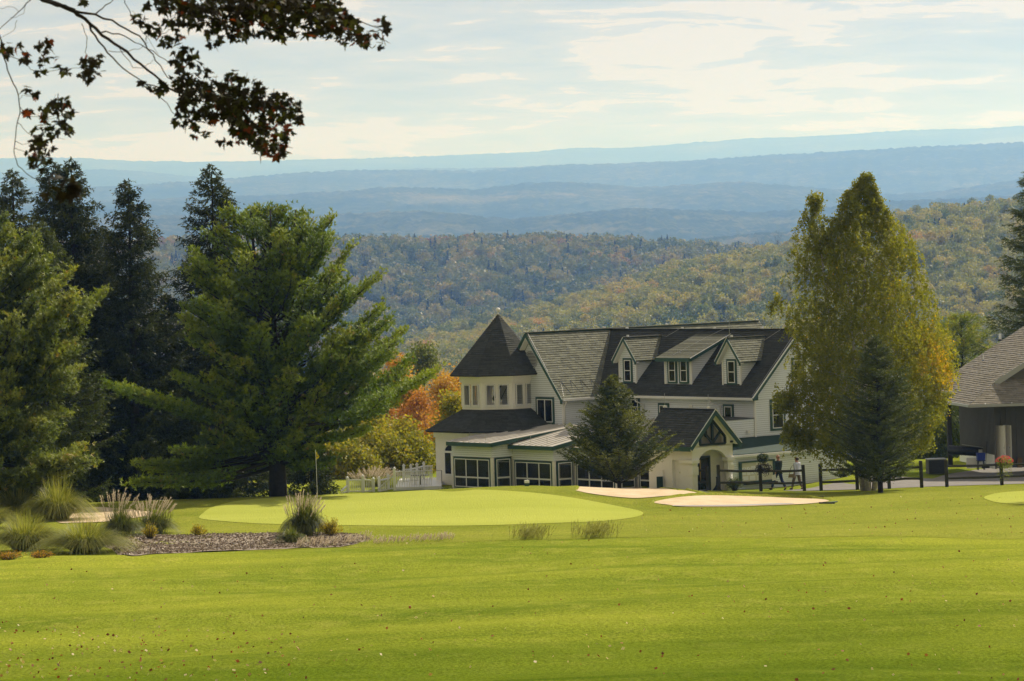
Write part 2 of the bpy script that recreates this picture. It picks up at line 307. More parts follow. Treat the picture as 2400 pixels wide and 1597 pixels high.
def lawn_mat(name, c1, c2, c3, sc=1.0, rough=False, fine=1.0):  # rough: shade put into the colour, darker towards the camera
    m = new_mat(name); nt = m.node_tree; N = nt.nodes; L = nt.links; b = N['Principled BSDF']
    b.inputs['Roughness'].default_value = .9; b.inputs['Specular IOR Level'].default_value = 0
    tc = N.new('ShaderNodeTexCoord')
    def noise(scale, st=(1, 1, 1), det=6, rough=.6):
        mp = N.new('ShaderNodeMapping'); mp.inputs['Scale'].default_value = st; L.new(tc.outputs['Object'], mp.inputs[0])
        n = N.new('ShaderNodeTexNoise'); n.inputs['Scale'].default_value = scale; n.inputs['Detail'].default_value = det; n.inputs['Roughness'].default_value = rough; L.new(mp.outputs[0], n.inputs[0]); return n.outputs[0]
    a = noise(.09 * sc, (1, .55, 1), 5); bb = noise(1.3 * sc, (1, .5, 1), 7, .7); c = noise(14, (1, .6, 1), 4)
    band = noise(.22, (.22, 1.0, 1), 5, .65); am = N.new('ShaderNodeMath'); am.operation = 'MULTIPLY_ADD'; am.inputs[1].default_value = .5; L.new(band, am.inputs[0]); ah = N.new('ShaderNodeMath'); ah.operation = 'MULTIPLY'; ah.inputs[1].default_value = .5; L.new(a, ah.inputs[0]); L.new(ah.outputs[0], am.inputs[2])
    mr = N.new('ShaderNodeMapRange'); mr.inputs[1].default_value = .38; mr.inputs[2].default_value = .60; L.new(am.outputs[0], mr.inputs[0])
    mx = N.new('ShaderNodeMix'); mx.data_type = 'RGBA'; mx.inputs[6].default_value = (*c1, 1); mx.inputs[7].default_value = (*c2, 1); L.new(mr.outputs[0], mx.inputs[0])
    mr2 = N.new('ShaderNodeMapRange'); mr2.inputs[1].default_value = .5; mr2.inputs[2].default_value = .8; mr2.inputs[4].default_value = .6 * fine; L.new(bb, mr2.inputs[0])
    m2 = N.new('ShaderNodeMix'); m2.data_type = 'RGBA'; m2.inputs[7].default_value = (*c3, 1); L.new(mx.outputs[2], m2.inputs[6]); L.new(mr2.outputs[0], m2.inputs[0])
    mr3 = N.new('ShaderNodeMapRange'); mr3.inputs[1].default_value = .3; mr3.inputs[2].default_value = .7; mr3.inputs[3].default_value = 1 - .38 * fine; mr3.inputs[4].default_value = 1 + .35 * fine; L.new(c, mr3.inputs[0])
    spk = noise(26, (1, .45, 1), 2, .5); mrs = N.new('ShaderNodeMapRange'); mrs.inputs[1].default_value = .70; mrs.inputs[2].default_value = .80; mrs.inputs[4].default_value = .5 * fine; L.new(spk, mrs.inputs[0])
    ms_ = N.new('ShaderNodeMix'); ms_.data_type = 'RGBA'; ms_.inputs[7].default_value = (.50, .50, .26, 1); L.new(mrs.outputs[0], ms_.inputs[0]); L.new(m2.outputs[2], ms_.inputs[6])
    m3 = N.new('ShaderNodeVectorMath'); m3.operation = 'SCALE'; L.new(ms_.outputs[2], m3.inputs[0]); L.new(mr3.outputs[0], m3.inputs['Scale'])
    col = m3.outputs[0]
    if rough:  # shade put into the colour: grass darkens towards the camera
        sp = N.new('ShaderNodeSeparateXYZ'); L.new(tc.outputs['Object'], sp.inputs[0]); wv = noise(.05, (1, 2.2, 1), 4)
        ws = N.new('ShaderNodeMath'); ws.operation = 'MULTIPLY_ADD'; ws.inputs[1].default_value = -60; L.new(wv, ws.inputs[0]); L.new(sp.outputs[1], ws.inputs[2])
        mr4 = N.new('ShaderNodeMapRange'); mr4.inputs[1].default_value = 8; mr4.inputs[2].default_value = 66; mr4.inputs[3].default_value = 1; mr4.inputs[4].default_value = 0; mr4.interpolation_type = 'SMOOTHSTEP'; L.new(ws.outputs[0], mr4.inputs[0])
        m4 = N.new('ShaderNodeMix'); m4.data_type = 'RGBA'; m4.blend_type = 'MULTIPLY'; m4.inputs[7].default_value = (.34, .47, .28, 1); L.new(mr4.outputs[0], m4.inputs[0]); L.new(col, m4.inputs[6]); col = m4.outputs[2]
    L.new(col, b.inputs['Base Color'])
    bp = N.new('ShaderNodeBump'); bp.inputs['Strength'].default_value = .7; bp.inputs['Distance'].default_value = .10
    ad = N.new('ShaderNodeMath'); ad.operation = 'ADD'; L.new(bb, ad.inputs[0]); L.new(c, ad.inputs[1]); L.new(ad.outputs[0], bp.inputs['Height']); L.new(bp.outputs[0], b.inputs['Normal'])
    return m
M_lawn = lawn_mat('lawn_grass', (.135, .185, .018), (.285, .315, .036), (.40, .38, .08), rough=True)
M_green_g = lawn_mat('green_grass', (.35, .39, .07), (.41, .44, .09), (.44, .45, .11), 1.2, fine=.2)
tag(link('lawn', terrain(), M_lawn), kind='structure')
def smooth_poly(pts, n=8):
    pts = [np.array(p, float) for p in pts]; out = []; m = len(pts)
    for i in range(m):
        a, b, c, d = pts[i - 1], pts[i], pts[(i + 1) % m], pts[(i + 2) % m]
        for t in np.arange(0, 1, 1 / n): out.append(.5 * (2 * b + (c - a) * t + (2 * a - 5 * b + 4 * c - d) * t * t + (-a + 3 * b - 3 * c + d) * t ** 3))
    return out
def sheet(name, poly, lift, mat, grid=.8, zf=None, sm=True):
    poly = smooth_poly(poly) if sm else [np.array(p, float) for p in poly]
    pa = np.array(poly); lo = pa.min(0); hi = pa.max(0); pts = [Vector(p) for p in poly]
    for x in np.arange(lo[0], hi[0], grid):
        for y in np.arange(lo[1], hi[1], grid): pts.append(Vector((x + random.uniform(-.1, .1) * grid, y + random.uniform(-.1, .1) * grid)))
    n = len(poly); vv, ee, ff, *_ = geometry.delaunay_2d_cdt(pts, [], [list(range(n))], 1, 1e-4)
    V = np.array([(v.x, v.y) for v in vv]); Z = (zf or hz)(V[:, 0], V[:, 1]) + lift
    me = bpy.data.meshes.new(name); me.from_pydata([(x, y, z) for (x, y), z in zip(V, Z)], [], [tuple(f) for f in ff]); me.polygons.foreach_set('use_smooth', [True] * len(me.polygons))
    me.update()
    if len(me.polygons) and me.polygons[0].normal.z < 0: me.flip_normals()
    return tag(link(name, me, mat), kind='structure')
GREEN = [on_ground(*p) for p in [(467, 1215), (476, 1204), (499, 1190), (560, 1175), (653, 1167), (747, 1162), (887, 1156), (1020, 1151), (1120, 1149), (1190, 1152), (1275, 1159), (1360, 1171), (1440, 1186), (1500, 1199), (1503, 1209), (1460, 1218), (1340, 1226), (1200, 1231), (1000, 1234), (800, 1233), (650, 1230), (560, 1226), (490, 1220)]]
M_fringe = lawn_mat('fringe_grass', (.18, .215, .026), (.26, .28, .042), (.35, .32, .08), 1.5)
fr = [on_ground(*p) for p in [(560, 1291), (700, 1288), (860, 1284), (1060, 1272), (1330, 1264), (1730, 1261), (2100, 1257), (2480, 1252)]] + [np.array((30.0, 150.0)), np.array((30.5, 171.0)), np.array((16.0, 175.0)), np.array((6.0, 172.5)), np.array((-6.0, 166.0)), np.array((-24.0, 171.0)), np.array((-30.0, 168.0)), np.array((-26.0, 140.0)), np.array((-20.0, 128.0)), np.array((-14.0, 122.0))]
sheet('fringe', fr, .008, M_fringe, 1.0)
sheet('putting_green', GREEN, .022, M_green_g, 1.5)
g2 = [(2150 + x / 6.53, 1000 + y / 6.53) for x, y in [(1020, 1100), (1060, 1068), (1200, 1030), (1400, 1007), (1633, 995), (2100, 985), (2600, 990), (2700, 1060), (2600, 1150), (2100, 1195), (1633, 1192), (1400, 1185), (1200, 1165), (1080, 1130)]]
sheet('practice_green', [on_ground(*p) for p in g2], .022, M_green_g, 1.5)
M_sand = pmat('bunker_sand', (.50, .38, .23), .95, col2=(.66, .52, .36), vscale=1.1, bump=.5, bscale=9, stretch=(1, .6, 1))
b1 = [(1350 + x / 3.928, 1000 + y / 3.928) for x, y in [(720, 708), (900, 668), (1050, 652), (1210, 645), (1500, 650), (1850, 663), (2200, 676), (2330, 695), (2200, 715), (1980, 730), (1700, 740), (1400, 748), (1000, 748), (850, 732)]]
b2 = [(1350 + x / 3.928, 1000 + y / 3.928) for x, y in [(-5, 592), (30, 572), (80, 560), (300, 557), (600, 572), (850, 583), (1020, 602), (1115, 622), (1060, 634), (900, 645), (600, 668), (400, 661), (150, 630), (30, 606)]]
b3 = [(x / 2.143, 1080 + y / 2.143) for x, y in [(330, 262), (420, 241), (560, 243), (740, 262), (765, 275), (700, 290), (540, 312), (360, 318), (290, 315), (280, 280)]]
BUNK = []
def turf_lip(pl):
    pts = np.array(smooth_poly(pl)); c = pts.mean(0); m = MB(); n = len(pts); ring = []
    for i in range(n):
        p = pts[i]; t = pts[(i + 1) % n] - pts[i - 1]; t = t / np.linalg.norm(t); o = np.array((t[1], -t[0])); o = o if np.dot(o, p - c) > 0 else -o
        k = np.clip(.45 + o[1] * .9, 0, 1); h = .02 + .15 * k * (.8 + .4 * random.random()); ring.append((p - o * .04, p + o * .10, p + o * .9, h))
    z = lambda q, d: (q[0], q[1], H(q[0], q[1]) + d)
    for i in range(n):
        a, b_ = ring[i], ring[(i + 1) % n]
        m.poly([z(a[0], .03), z(b_[0], .03), z(b_[1], b_[3]), z(a[1], a[3])]); m.poly([z(a[1], a[3]), z(b_[1], b_[3]), z(b_[2], .012), z(a[2], .012)])
    tag(m.build('bunker_lip', M_fringe, smooth=True), kind='structure')
for bb in (b1, b2, b3):
    pl = [on_ground(*p) for p in bb]; BUNK.append(pl); turf_lip(pl); sheet('sand_bunker', pl, .055, M_sand, .7)
# damp pale sand at the near edge of the lower bunker
pd = [(1350 + x / 3.928, 1000 + y / 3.928) for x, y in [(900, 741), (1250, 736), (1600, 728), (1900, 718), (2010, 722), (1900, 730), (1700, 736), (1400, 744), (1000, 745)]]
sheet('puddle', [on_ground(*p) for p in pd], .065, pmat('wet_sand_water', (.50, .47, .44), .3, var=.1, spec=.6), .6)
# asphalt cart path in front of the cart barn
sheet('cart_path', [(13.5, 177.6), (17.4, 177.0), (20.4, 178.0), (23.0, 177.6), (27, 177.4), (40, 177.0), (60, 177), (60, 196), (26, 196), (22.5, 190), (21.2, 186.0), (18, 183.0), (14.5, 180.5), (13, 179)], .02, M_asph, 1.5, sm=False)
M_mulch = pmat('bark_mulch', (.17, .125, .09), .95, col2=(.40, .34, .28), vscale=7, bump=1.0, bscale=12, detail=8)
mul = [(205, 1262), (225, 1253), (300, 1256), (420, 1256), (560, 1253), (660, 1252), (760, 1250), (840, 1255), (868, 1266), (820, 1280), (700, 1286), (560, 1292), (400, 1298), (300, 1303), (270, 1296), (230, 1280)]
MUL = [on_ground(*p) for p in mul]
# ------------------------------------------------------------------ the clubhouse (local axes: x along the dormer front towards the camera-right, y into the building)
OX, OY, ZB = 12.066, 184.0, -12.75
house = empty('clubhouse', (OX, OY, ZB), R_(-50), 'white clapboard clubhouse with dark shingled gables, dormers and a round turret', 'clubhouse')
HO = (0, 0, ZB)
def HM(): return MB(HO)
def hloc(s, t, z): return (s, t, z - ZB)
def siding(poly, name='siding', parent=house, e=.105, mat=M_sid):
    m = HM(); m.poly([Vector(p) for p in poly]); m.lap(poly, e, .014, groove=.021); return m.build(name, mat, parent, kind='stuff')
def roof(polys, name='roof', mat=M_shing, parent=house, th=.10, e=.15, under=M_green, tab=.33):
    """slab under lapped shingles"""
    r = None
    m = HM()
    for p in polys: m.lap(p, e, .022, tab, .35)
    r = m.build(name, mat, parent)
    d = HM()
    for p in polys:
        P_ = [Vector(q) for q in p]; N = (P_[1] - P_[0]).cross(P_[2] - P_[1]).normalized(); d.prism([q - N * .003 for q in P_], -N * th)
    d.build('roof_deck', under, r)
    return r
def bx(name, mat, x0, x1, y0, y1, z0, z1, parent=house, bev=0):
    o = HM().box(x0, x1, y0, y1, z0, z1).build(name, mat, parent)
    if bev: bevel(o, bev)
    return o
def bars(name, mat, segs, w, h, parent=house, up=(0, 0, 1)):
    m = HM()
    for a, b in segs: m.bar(a, b, w, h, up)
    return m.build(name, mat, parent)
ANG_F, ANG_R = 0.0, math.pi / 2
def window(s, t, z0, w, h, ang=ANG_F, kind='double', trim=.11, tmat=M_green, curtain=False, parent=house, glass=M_glass, back=True, off=HO, sill=True):
    """s,t = centre on the wall plane; ang turns the outward normal (-y) ; parts: trim, sash, pane, backing, curtain"""
    loc = (s, t, z0 - off[2]); m = MB(); W = w / 2
    if trim:
        m.box(-W - trim, -W, -.05, .0, -trim * .9, h + trim); m.box(W, W + trim, -.05, 0, -trim * .9, h + trim); m.box(-W, W, -.05, 0, h, h + trim); m.box(-W, W, -.05, 0, -trim * .9, 0)
        wd = m.build('window', tmat, parent, loc=loc, rz=ang)
    else:
        m.box(-W - .03, W + .03, -.05, 0, -.07, 0); wd = m.build('window', M_trimw, parent, loc=loc, rz=ang)
    sf = .045; m = MB(); m.box(-W, -W + sf, -.065, -.01, 0, h); m.box(W - sf, W, -.065, -.01, 0, h); m.box(-W + sf, W - sf, -.065, -.01, h - sf, h); m.box(-W + sf, W - sf, -.065, -.01, 0, sf)
    cells = []
    if kind == 'double': m.box(-W + sf, W - sf, -.06, -.012, h / 2 - .02, h / 2 + .02); cells = [(-W + sf, W - sf, sf, h / 2 - .02), (-W + sf, W - sf, h / 2 + .02, h - sf)]
    elif kind == 'slider': m.box(-.03, .03, -.06, -.012, sf, h - sf); cells = [(-W + sf, -.03, sf, h - sf), (.03, W - sf, sf, h - sf)]
    elif kind == 'single': cells = [(-W + sf, W - sf, sf, h - sf)]
    elif kind.startswith('grid'):
        n = int(kind[4]); hs = h * .35; cw = 2 * W / n
        for k in range(1, n): m.box(-W + k * cw - .035, -W + k * cw + .035, -.06, -.012, sf, h - sf)
        for k in range(n):
            a = -W + k * cw + (.035 if k else sf); b = -W + (k + 1) * cw - (.035 if k < n - 1 else sf)
            m.box(a, b, -.058, -.012, hs - .04, hs + .04); cells += [(a, b, sf, hs - .04), (a, b, hs + .04, h - sf)]
    m.build('sash', M_trimw, wd)
    for a, b, c, d in cells: MB().box(a, b, -.045, -.038, c, d).build('pane', glass, wd)
    if back: MB().box(-W + .01, W - .01, -.009, -.004, .01, h - .01).build('dark_interior', M_dark, wd)
    if curtain:
        m = MB(); n = 24
        spans = {'both': [(-W + .06, -W + w * .42), (W - w * .42, W - .06)], 'left': [(-W + .06, -W + w * .2)]}[curtain]; hh = h * (.48 if curtain == 'both' else .97)
        for a, b in spans:
            xs = [a + (b - a) * k / n for k in range(n + 1)]
            for k in range(n):
                y0 = -.02 + .008 * math.sin(k * 1.9); y1 = -.02 + .008 * math.sin((k + 1) * 1.9)
                m.poly([(xs[k], y0, .05), (xs[k + 1], y1, .05), (xs[k + 1], y1, hh), (xs[k], y0, hh)])
        m.build('curtain', M_curt, wd)
    return wd
EZ, RZ = -8.30, -4.83          # eave and ridge heights
# main wing: solid core, siding, roof
WL = -17.3
bx('core_wall', M_sid, WL, -.03, .03, 6.2, ZB, EZ)
siding([(WL, 0, ZB), (-3.0, 0, ZB), (-3.0, 0, EZ), (WL, 0, EZ)]); siding([(-3.0, 0, -9.25), (0, 0, -9.25), (0, 0, EZ), (-3, 0, EZ)])
siding([(0, 0, ZB), (0, 6.2, ZB), (0, 6.2, EZ), (0, 0, EZ)]); siding([(0, 0, EZ), (0, 6.2, EZ), (0, 3.1, EZ + 3.1)])
HM().prism([(-.03, 0, EZ), (-.03, 6.2, EZ), (-.03, 3.1, EZ + 3.1)], (-.25, 0, 0)).build('gable_core', M_sid, house)
bars('corner_board', M_trimw, [((.012, -.012, ZB), (.012, -.012, EZ))], .11, .11, up=(1, 0, 0))
RO = .28
def slope(s0, s1, ya, za, yb, zb): return [(s0, ya, za), (s1, ya, za), (s1, yb, zb), (s0, yb, zb)]
fz = lambda t: EZ + .12 + (t + .35) * (RZ - EZ - .12) / 3.45
RT = 3.1
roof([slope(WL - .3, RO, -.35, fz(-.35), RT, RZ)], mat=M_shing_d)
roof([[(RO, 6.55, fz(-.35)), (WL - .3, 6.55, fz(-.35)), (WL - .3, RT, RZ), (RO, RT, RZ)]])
bars('rake_board', M_green, [((RO + .012, -.38, fz(-.35) - .12), (RO + .012, RT, RZ - .12)), ((RO + .012, 6.58, fz(-.35) - .12), (RO + .012, RT, RZ - .12))], .03, .17)
bars('drip_edge', M_trimw, [((RO + .02, -.40, fz(-.35) - .01), (RO + .02, RT, RZ - .01)), ((RO + .02, 6.6, fz(-.35) - .01), (RO + .02, RT, RZ - .01))], .05, .05)
HM().prism([(-.02, -.33, EZ - .02), (-.02, 0.0, EZ - .02), (-.02, 0.0, EZ + .28), (-.02, -.33, EZ + .0)], (RO + .03, 0, 0)).build('eave_return', M_green, house)
bx('soffit', M_trimw, -11.6, .24, -.36, .02, EZ - .02, EZ + .03)
def gutter(a, b, mat=M_trimw, w=.12): 
    return bars('gutter', mat, [(a, b)], w, .12)
gutter((-11.5, -.43, EZ + .06), (.3, -.43, EZ + .06))
def downspout(pts, parent=house): return HM().tube(pts, .042, 8).build('downspout', M_trimw, parent, smooth=True)
downspout([(-8.6, -.4, EZ), (-8.6, -.38, EZ - .18), (-8.35, -.08, EZ - .35), (-8.35, -.08, -9.4)])
downspout([(-2.85, -.4, EZ), (-2.85, -.38, EZ - .18), (-2.45, -.08, EZ - .35), (-2.45, -.08, -9.3)])
bars('ridge_cap', M_shing_d, [((WL - .3, RT, RZ + .02), (RO, RT, RZ + .02))], .26, .035)
# lightning wires and white clips on the ridges
def clip_at(s, t, z): return HM().box(s - .06, s + .06, t - .06, t + .06, z, z + .10).build('ridge_clip', M_trimw, house)
for s in (-13.0, -8.6, -6.1, -2.5): clip_at(s, RT, RZ + .02)
# gable wing (ridge runs into the building and on behind it)
GS, GW, GT = -14.3, 2.5, -2.65      # ridge line, half width, front wall plane
GE = EZ + .0
siding([(GS - GW, GT, ZB), (GS + GW, GT, ZB), (GS + GW, GT, GE), (GS - GW, GT, GE)]); siding([(GS - GW, GT, GE), (GS + GW, GT, GE), (GS, GT, GE + 3.12)])
siding([(GS + GW, GT, ZB), (GS + GW, 0, ZB), (GS + GW, 0, GE), (GS + GW, GT, GE)])
siding([(GS - GW, 0, ZB), (GS - GW, GT, ZB), (GS - GW, GT, GE), (GS - GW, 0, GE)])
HM().prism([(GS - GW + .03, GT + .03, ZB), (GS + GW - .03, GT + .03, ZB), (GS + GW - .03, GT + .03, GE), (GS, GT + .03, GE + 3.08), (GS - GW + .03, GT + .03, GE)], (0, 3, 0)).build('core_wall', M_sid, house)
bars('corner_board', M_trimw, [((GS + GW + .01, GT - .01, ZB), (GS + GW + .01, GT - .01, GE))], .10, .10, up=(1, 0, 0))
gx = GW + .33; gze = GE - .02; GB = 14.2
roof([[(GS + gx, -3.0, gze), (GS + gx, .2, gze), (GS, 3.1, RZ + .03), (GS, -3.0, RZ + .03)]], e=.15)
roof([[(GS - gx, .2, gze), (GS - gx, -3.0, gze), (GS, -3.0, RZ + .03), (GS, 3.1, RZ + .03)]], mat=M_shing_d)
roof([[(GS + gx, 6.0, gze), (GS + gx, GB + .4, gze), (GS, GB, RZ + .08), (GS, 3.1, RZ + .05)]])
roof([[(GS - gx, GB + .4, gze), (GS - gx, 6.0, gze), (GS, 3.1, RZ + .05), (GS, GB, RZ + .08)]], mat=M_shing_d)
siding([(GS + GW, 6.2, ZB), (GS + GW, GB, ZB), (GS + GW, GB, GE), (GS + GW, 6.2, GE)]); siding([(GS + GW, GB, ZB), (GS - GW, GB, ZB), (GS - GW, GB, GE), (GS + GW, GB, GE)]); siding([(GS + GW, GB, GE), (GS - GW, GB, GE), (GS, GB, GE + 3.1)])
siding([(GS - GW, GB, ZB), (GS - GW, 6.2, ZB), (GS - GW, 6.2, GE), (GS - GW, GB, GE)])
for sg in (1, -1):
    bars('rake_board', M_green, [((GS + sg * gx, -3.015, gze - .09), (GS, -3.015, RZ - .07))], .03, .17, up=(0, 0, 1))
    # white boxed soffit behind the green board
    HM().prism([(GS + sg * (gx - .02), -2.99, gze - .14), (GS, -2.99, RZ - .17), (GS, -2.99, RZ - .30), (GS + sg * (gx - .12), -2.99, gze - .16)], (0, .34, 0)).build('soffit', M_trimw, house)
bars('eave_return', M_green, [((GS + gx - .14, -3.0, gze - .12), (GS + gx + .02, -3.0, gze - .12))], .04, .24)
bars('ridge_cap', M_shing, [((GS, -3.03, RZ + .05), (GS, GB, RZ + .1))], .24, .035)
for t in (-2.3, 2.6, 7.2, GB - .1): clip_at(GS, t, RZ + .07)
gutter((GS + gx + .05, -2.95, gze - .02), (GS + gx + .05, -.3, gze - .02))
downspout([(GS + gx, -2.7, gze - .08), (GS + gx - .05, -2.7, gze - .22), (GS + GW + .07, -2.6, gze - .38), (GS + GW + .07, -2.6, -9.7)])
# oval louvred vent
m = MB(); n = 28; ro, ri = .50, .43
for k in range(n):
    a, b = 2 * math.pi * k / n, 2 * math.pi * (k + 1) / n
    A = (ro * math.cos(a), 0, ro * math.sin(a)); B = (ro * math.cos(b), 0, ro * math.sin(b)); C_ = (ri * math.cos(b), 0, ri * math.sin(b)); D_ = (ri * math.cos(a), 0, ri * math.sin(a))
    m.prism([A, B, C_, D_], (0, -.06, 0))
vent = m.build('gable_vent', pmat('vent_grey', (.42, .43, .46), .6), house, loc=hloc(GS + .05, GT - .012, -6.25))
m = MB(); m.prism([(ri * math.cos(2 * math.pi * k / n), 0, ri * math.sin(2 * math.pi * k / n)) for k in range(n)], (0, -.008, 0)); m.build('vent_backing', pmat('louvre_grey', (.10, .10, .11), .8), vent)
for k in range(11):
    z = -ri + .05 + k * .076; w = math.sqrt(max(0, ri ** 2 - z * z)) - .01
    if w > .05: MB().bar((-w, -.035, z), (w, -.035, z), .05, .012, up=(0, .6, 1)).build('louvre', M_trimw, vent)
window(-13.22, GT - .014, -9.55, 1.25, 1.22, kind='slider', curtain='left')
window(-9.05, -.014, -9.2, .55, .8, kind='double'); window(-6.8, -.014, -9.3, .62, .62, kind='single'); window(-1.9, -.014, -9.26, .55, .6, kind='single')
m = HM()
for k in range(3): m.box(-4.84, -4.58, -.06, -.012, -8.72 - k * .13, -8.63 - k * .13)
m.build('wall_vent', M_trimw, house)
window(.014, 1.58, -9.82, .78, 1.36, ang=ANG_R, kind='double', trim=.13, curtain='both'); window(.014, 3.1, -7.45, .62, 1.05, ang=ANG_R, kind='double', trim=.12)
# dormers
def dormer(c, hw, z0, ze, zr, t0=.30):
    m = HM(); fr = [(c - hw, t0, z0), (c + hw, t0, z0), (c + hw, t0, ze), (c, t0, zr - .12), (c - hw, t0, ze)]
    d = HM().prism([Vector(p) + Vector((0, .03, 0)) for p in fr], (0, .12, 0)).build('dormer', M_sid, house)
    siding([(c - hw, t0, z0), (c + hw, t0, z0), (c + hw, t0, ze), (c - hw, t0, ze)], 'dormer_siding', d); siding([(c - hw, t0, ze), (c + hw, t0, ze), (c, t0, zr - .14)], 'dormer_siding', d)
    te = t0 + (ze - z0)
    for sg in (1, -1):
        x = c + sg * hw; p = [(x, t0, z0), (x, te, ze), (x, t0, ze)]; siding(p if sg > 0 else p[::-1], 'dormer_siding', d)
        HM().prism([Vector(q) - Vector((sg * .02, 0, 0)) for q in p], (-sg * .05, 0, 0)).build('cheek', M_sid, d)
        bars('corner_board', M_trimw, [((x, t0, z0), (x, t0, ze))], .10, .10, parent=d, up=(1, 0, 0))
    ox = hw + .28; zo = ze - .10; tr = t0 + (zr - z0) + .25; tf = t0 - .30; teo = t0 + (zo - z0)
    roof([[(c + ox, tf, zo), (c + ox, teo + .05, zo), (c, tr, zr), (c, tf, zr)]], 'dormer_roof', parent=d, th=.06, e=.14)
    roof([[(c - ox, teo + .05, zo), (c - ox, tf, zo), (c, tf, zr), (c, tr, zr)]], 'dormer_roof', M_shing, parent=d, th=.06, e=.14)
    bars('rake_board', M_green, [((c - ox, tf - .012, zo - .07), (c, tf - .012, zr - .07)), ((c + ox, tf - .012, zo - .07), (c, tf - .012, zr - .07))], .03, .14, parent=d)
    bars('drip_edge', M_trimw, [((c - ox - .01, tf - .02, zo + .01), (c, tf - .02, zr + .01))], .03, .03, parent=d)
    for sg in (1, -1):
        HM().prism([(c + sg * (ox - .02), tf + .005, zo - .10), (c, tf + .005, zr - .15), (c, tf + .005, zr - .26), (c + sg * (ox - .10), tf + .005, zo - .14)], (0, .29, 0)).build('soffit', M_trimw, d)
        HM().box(c + sg * ox - .10 * (sg > 0), c + sg * ox + .10 * (sg < 0), tf, tf + .05, zo - .20, zo - .02).build('eave_return', M_green, d)
    bars('ridge_cap', M_shing, [((c, tf, zr + .02), (c, tr, zr + .02))], .2, .03, parent=d)
    HM().box(c - .05, c + .05, tf + .3, tf + .4, zr + .03, zr + .13).build('ridge_clip', M_trimw, d)
    window(c + .02, t0 - .014, z0 + .17, .52, 1.12, kind='double', trim=.10)
for c in (-9.88, -1.91): dormer(c, .65, -7.64, -6.28, -5.16)
def shed_dormer():
    x0, x1, t0, z0, ze = -6.94, -4.94, .30, -7.64, -6.12
    d = HM().box(x0 + .03, x1 - .03, t0 + .03, t0 + .15, z0, ze).build('dormer', M_sid, house)
    siding([(x0, t0, z0), (x1, t0, z0), (x1, t0, ze), (x0, t0, ze)], 'dormer_siding', d)
    zt = -5.12; tt = t0 + zt - z0
    for sg, x in ((1, x1), (-1, x0)):
        p = [(x, t0, z0), (x, tt, zt), (x, t0, ze)]; siding(p if sg > 0 else p[::-1], 'dormer_siding', d)
        HM().prism([Vector(q) - Vector((sg * .02, 0, 0)) for q in p], (-sg * .05, 0, 0)).build('cheek', M_sid, d)
        bars('corner_board', M_trimw, [((x, t0, z0), (x, t0, ze))], .10, .10, parent=d, up=(1, 0, 0))
    bars('corner_board', M_trimw, [((x0, t0 - .02, z0 + .05), (x1, t0 - .02, z0 + .05)), ((x0, t0 - .02, ze - .06), (x1, t0 - .02, ze - .06)), ((-5.94, t0 - .02, z0 + .05), (-5.94, t0 - .02, ze - .1))], .04, .10, parent=d)
    tf = t0 - .38; sl = (zt - ze) / (tt - t0); zf_ = ze - .38 * sl + .05
    roof([[(x0 - .35, tf, zf_), (x1 + .3, tf, zf_), (x1 + .3, tt + .25, zt + .12), (x0 - .35, tt + .25, zt + .12)]], 'dormer_roof', parent=d, th=.06, e=.14, tab=None)
    bars('fascia', M_green, [((x0 - .36, tf - .01, zf_ - .09), (x1 + .31, tf - .01, zf_ - .09))], .03, .18, parent=d)
    bars('rake_board', M_green, [((x1 + .31, tf, zf_ - .09), (x1 + .31, tt + .1, zt - .02))], .03, .17, parent=d)
    bars('drip_edge', M_trimw, [((x1 + .32, tf, zf_ + .0), (x1 + .32, tt + .1, zt + .08))], .03, .03, parent=d)
    for c in (-6.38, -5.49): window(c, t0 - .016, z0 + .18, .50, 1.18, kind='double', trim=.11)
shed_dormer()
# turret: octagonal, facets square with the house axes
TCX, TCY = -16.4, -3.1
def octo(R, z, k): a = math.pi / 8 + k * math.pi / 4; return (TCX + R * math.cos(a), TCY + R * math.sin(a), z)
turret_roof = None
for nm, R1, z1, R0, z0_ in (('turret_roof', .0, -3.78, 2.80, -6.99), ('skirt_roof', 2.10, -8.80, 4.25, -9.88)):
    m = HM(); dk = HM()
    for k in range(8):
        p = [octo(R0, z0_, k), octo(R0, z0_, k + 1)] + ([octo(R1, z1, k + 1), octo(R1, z1, k)] if R1 > 0 else [(TCX, TCY, z1)])
        m.lap(p, .14, .022, .33, .35)
        c = [Vector(q) for q in p]; N = (c[1] - c[0]).cross(c[2] - c[1]).normalized(); dk.prism([q - N * .003 for q in c], -N * .07)
    r = m.build(nm, M_shing_d, house)
    dk.build('roof_deck', M_dark, r)
    if R1 == 0:
        fin = HM().lathe([(.05, -.08), (.03, .02), (.03, .10), (.10, .14), (.13, .22), (.10, .30), (.01, .34)], (TCX, TCY, z1 + .0), 14).build('finial', M_trimw, r, smooth=True)
    # soffit/frieze ring
    m = HM()
    Rw = 2.17 if R1 == 0 else 3.7
    for k in range(8): m.prism([octo(Rw - .05, z0_ - .02, k), octo(R0 - .08, z0_ - .02, k), octo(R0 - .08, z0_ - .02, k + 1), octo(Rw - .05, z0_ - .02, k + 1)], (0, 0, -.04)); m.prism([octo(Rw + .10, z0_ - .06, k), octo(Rw + .02, z0_ - .06, k), octo(Rw + .02, z0_ - .06, k + 1), octo(Rw + .10, z0_ - .06, k + 1)], (0, 0, -.30))
    m.build('frieze', M_stucco, house)
def facet_frame(R, k):
    a = k * math.pi / 4 + math.pi / 4; return TCX + R * math.cos(a) * math.cos(math.pi / 8), TCY + R * math.sin(a) * math.cos(math.pi / 8), a + math.pi / 2, R * 2 * math.sin(math.pi / 8)
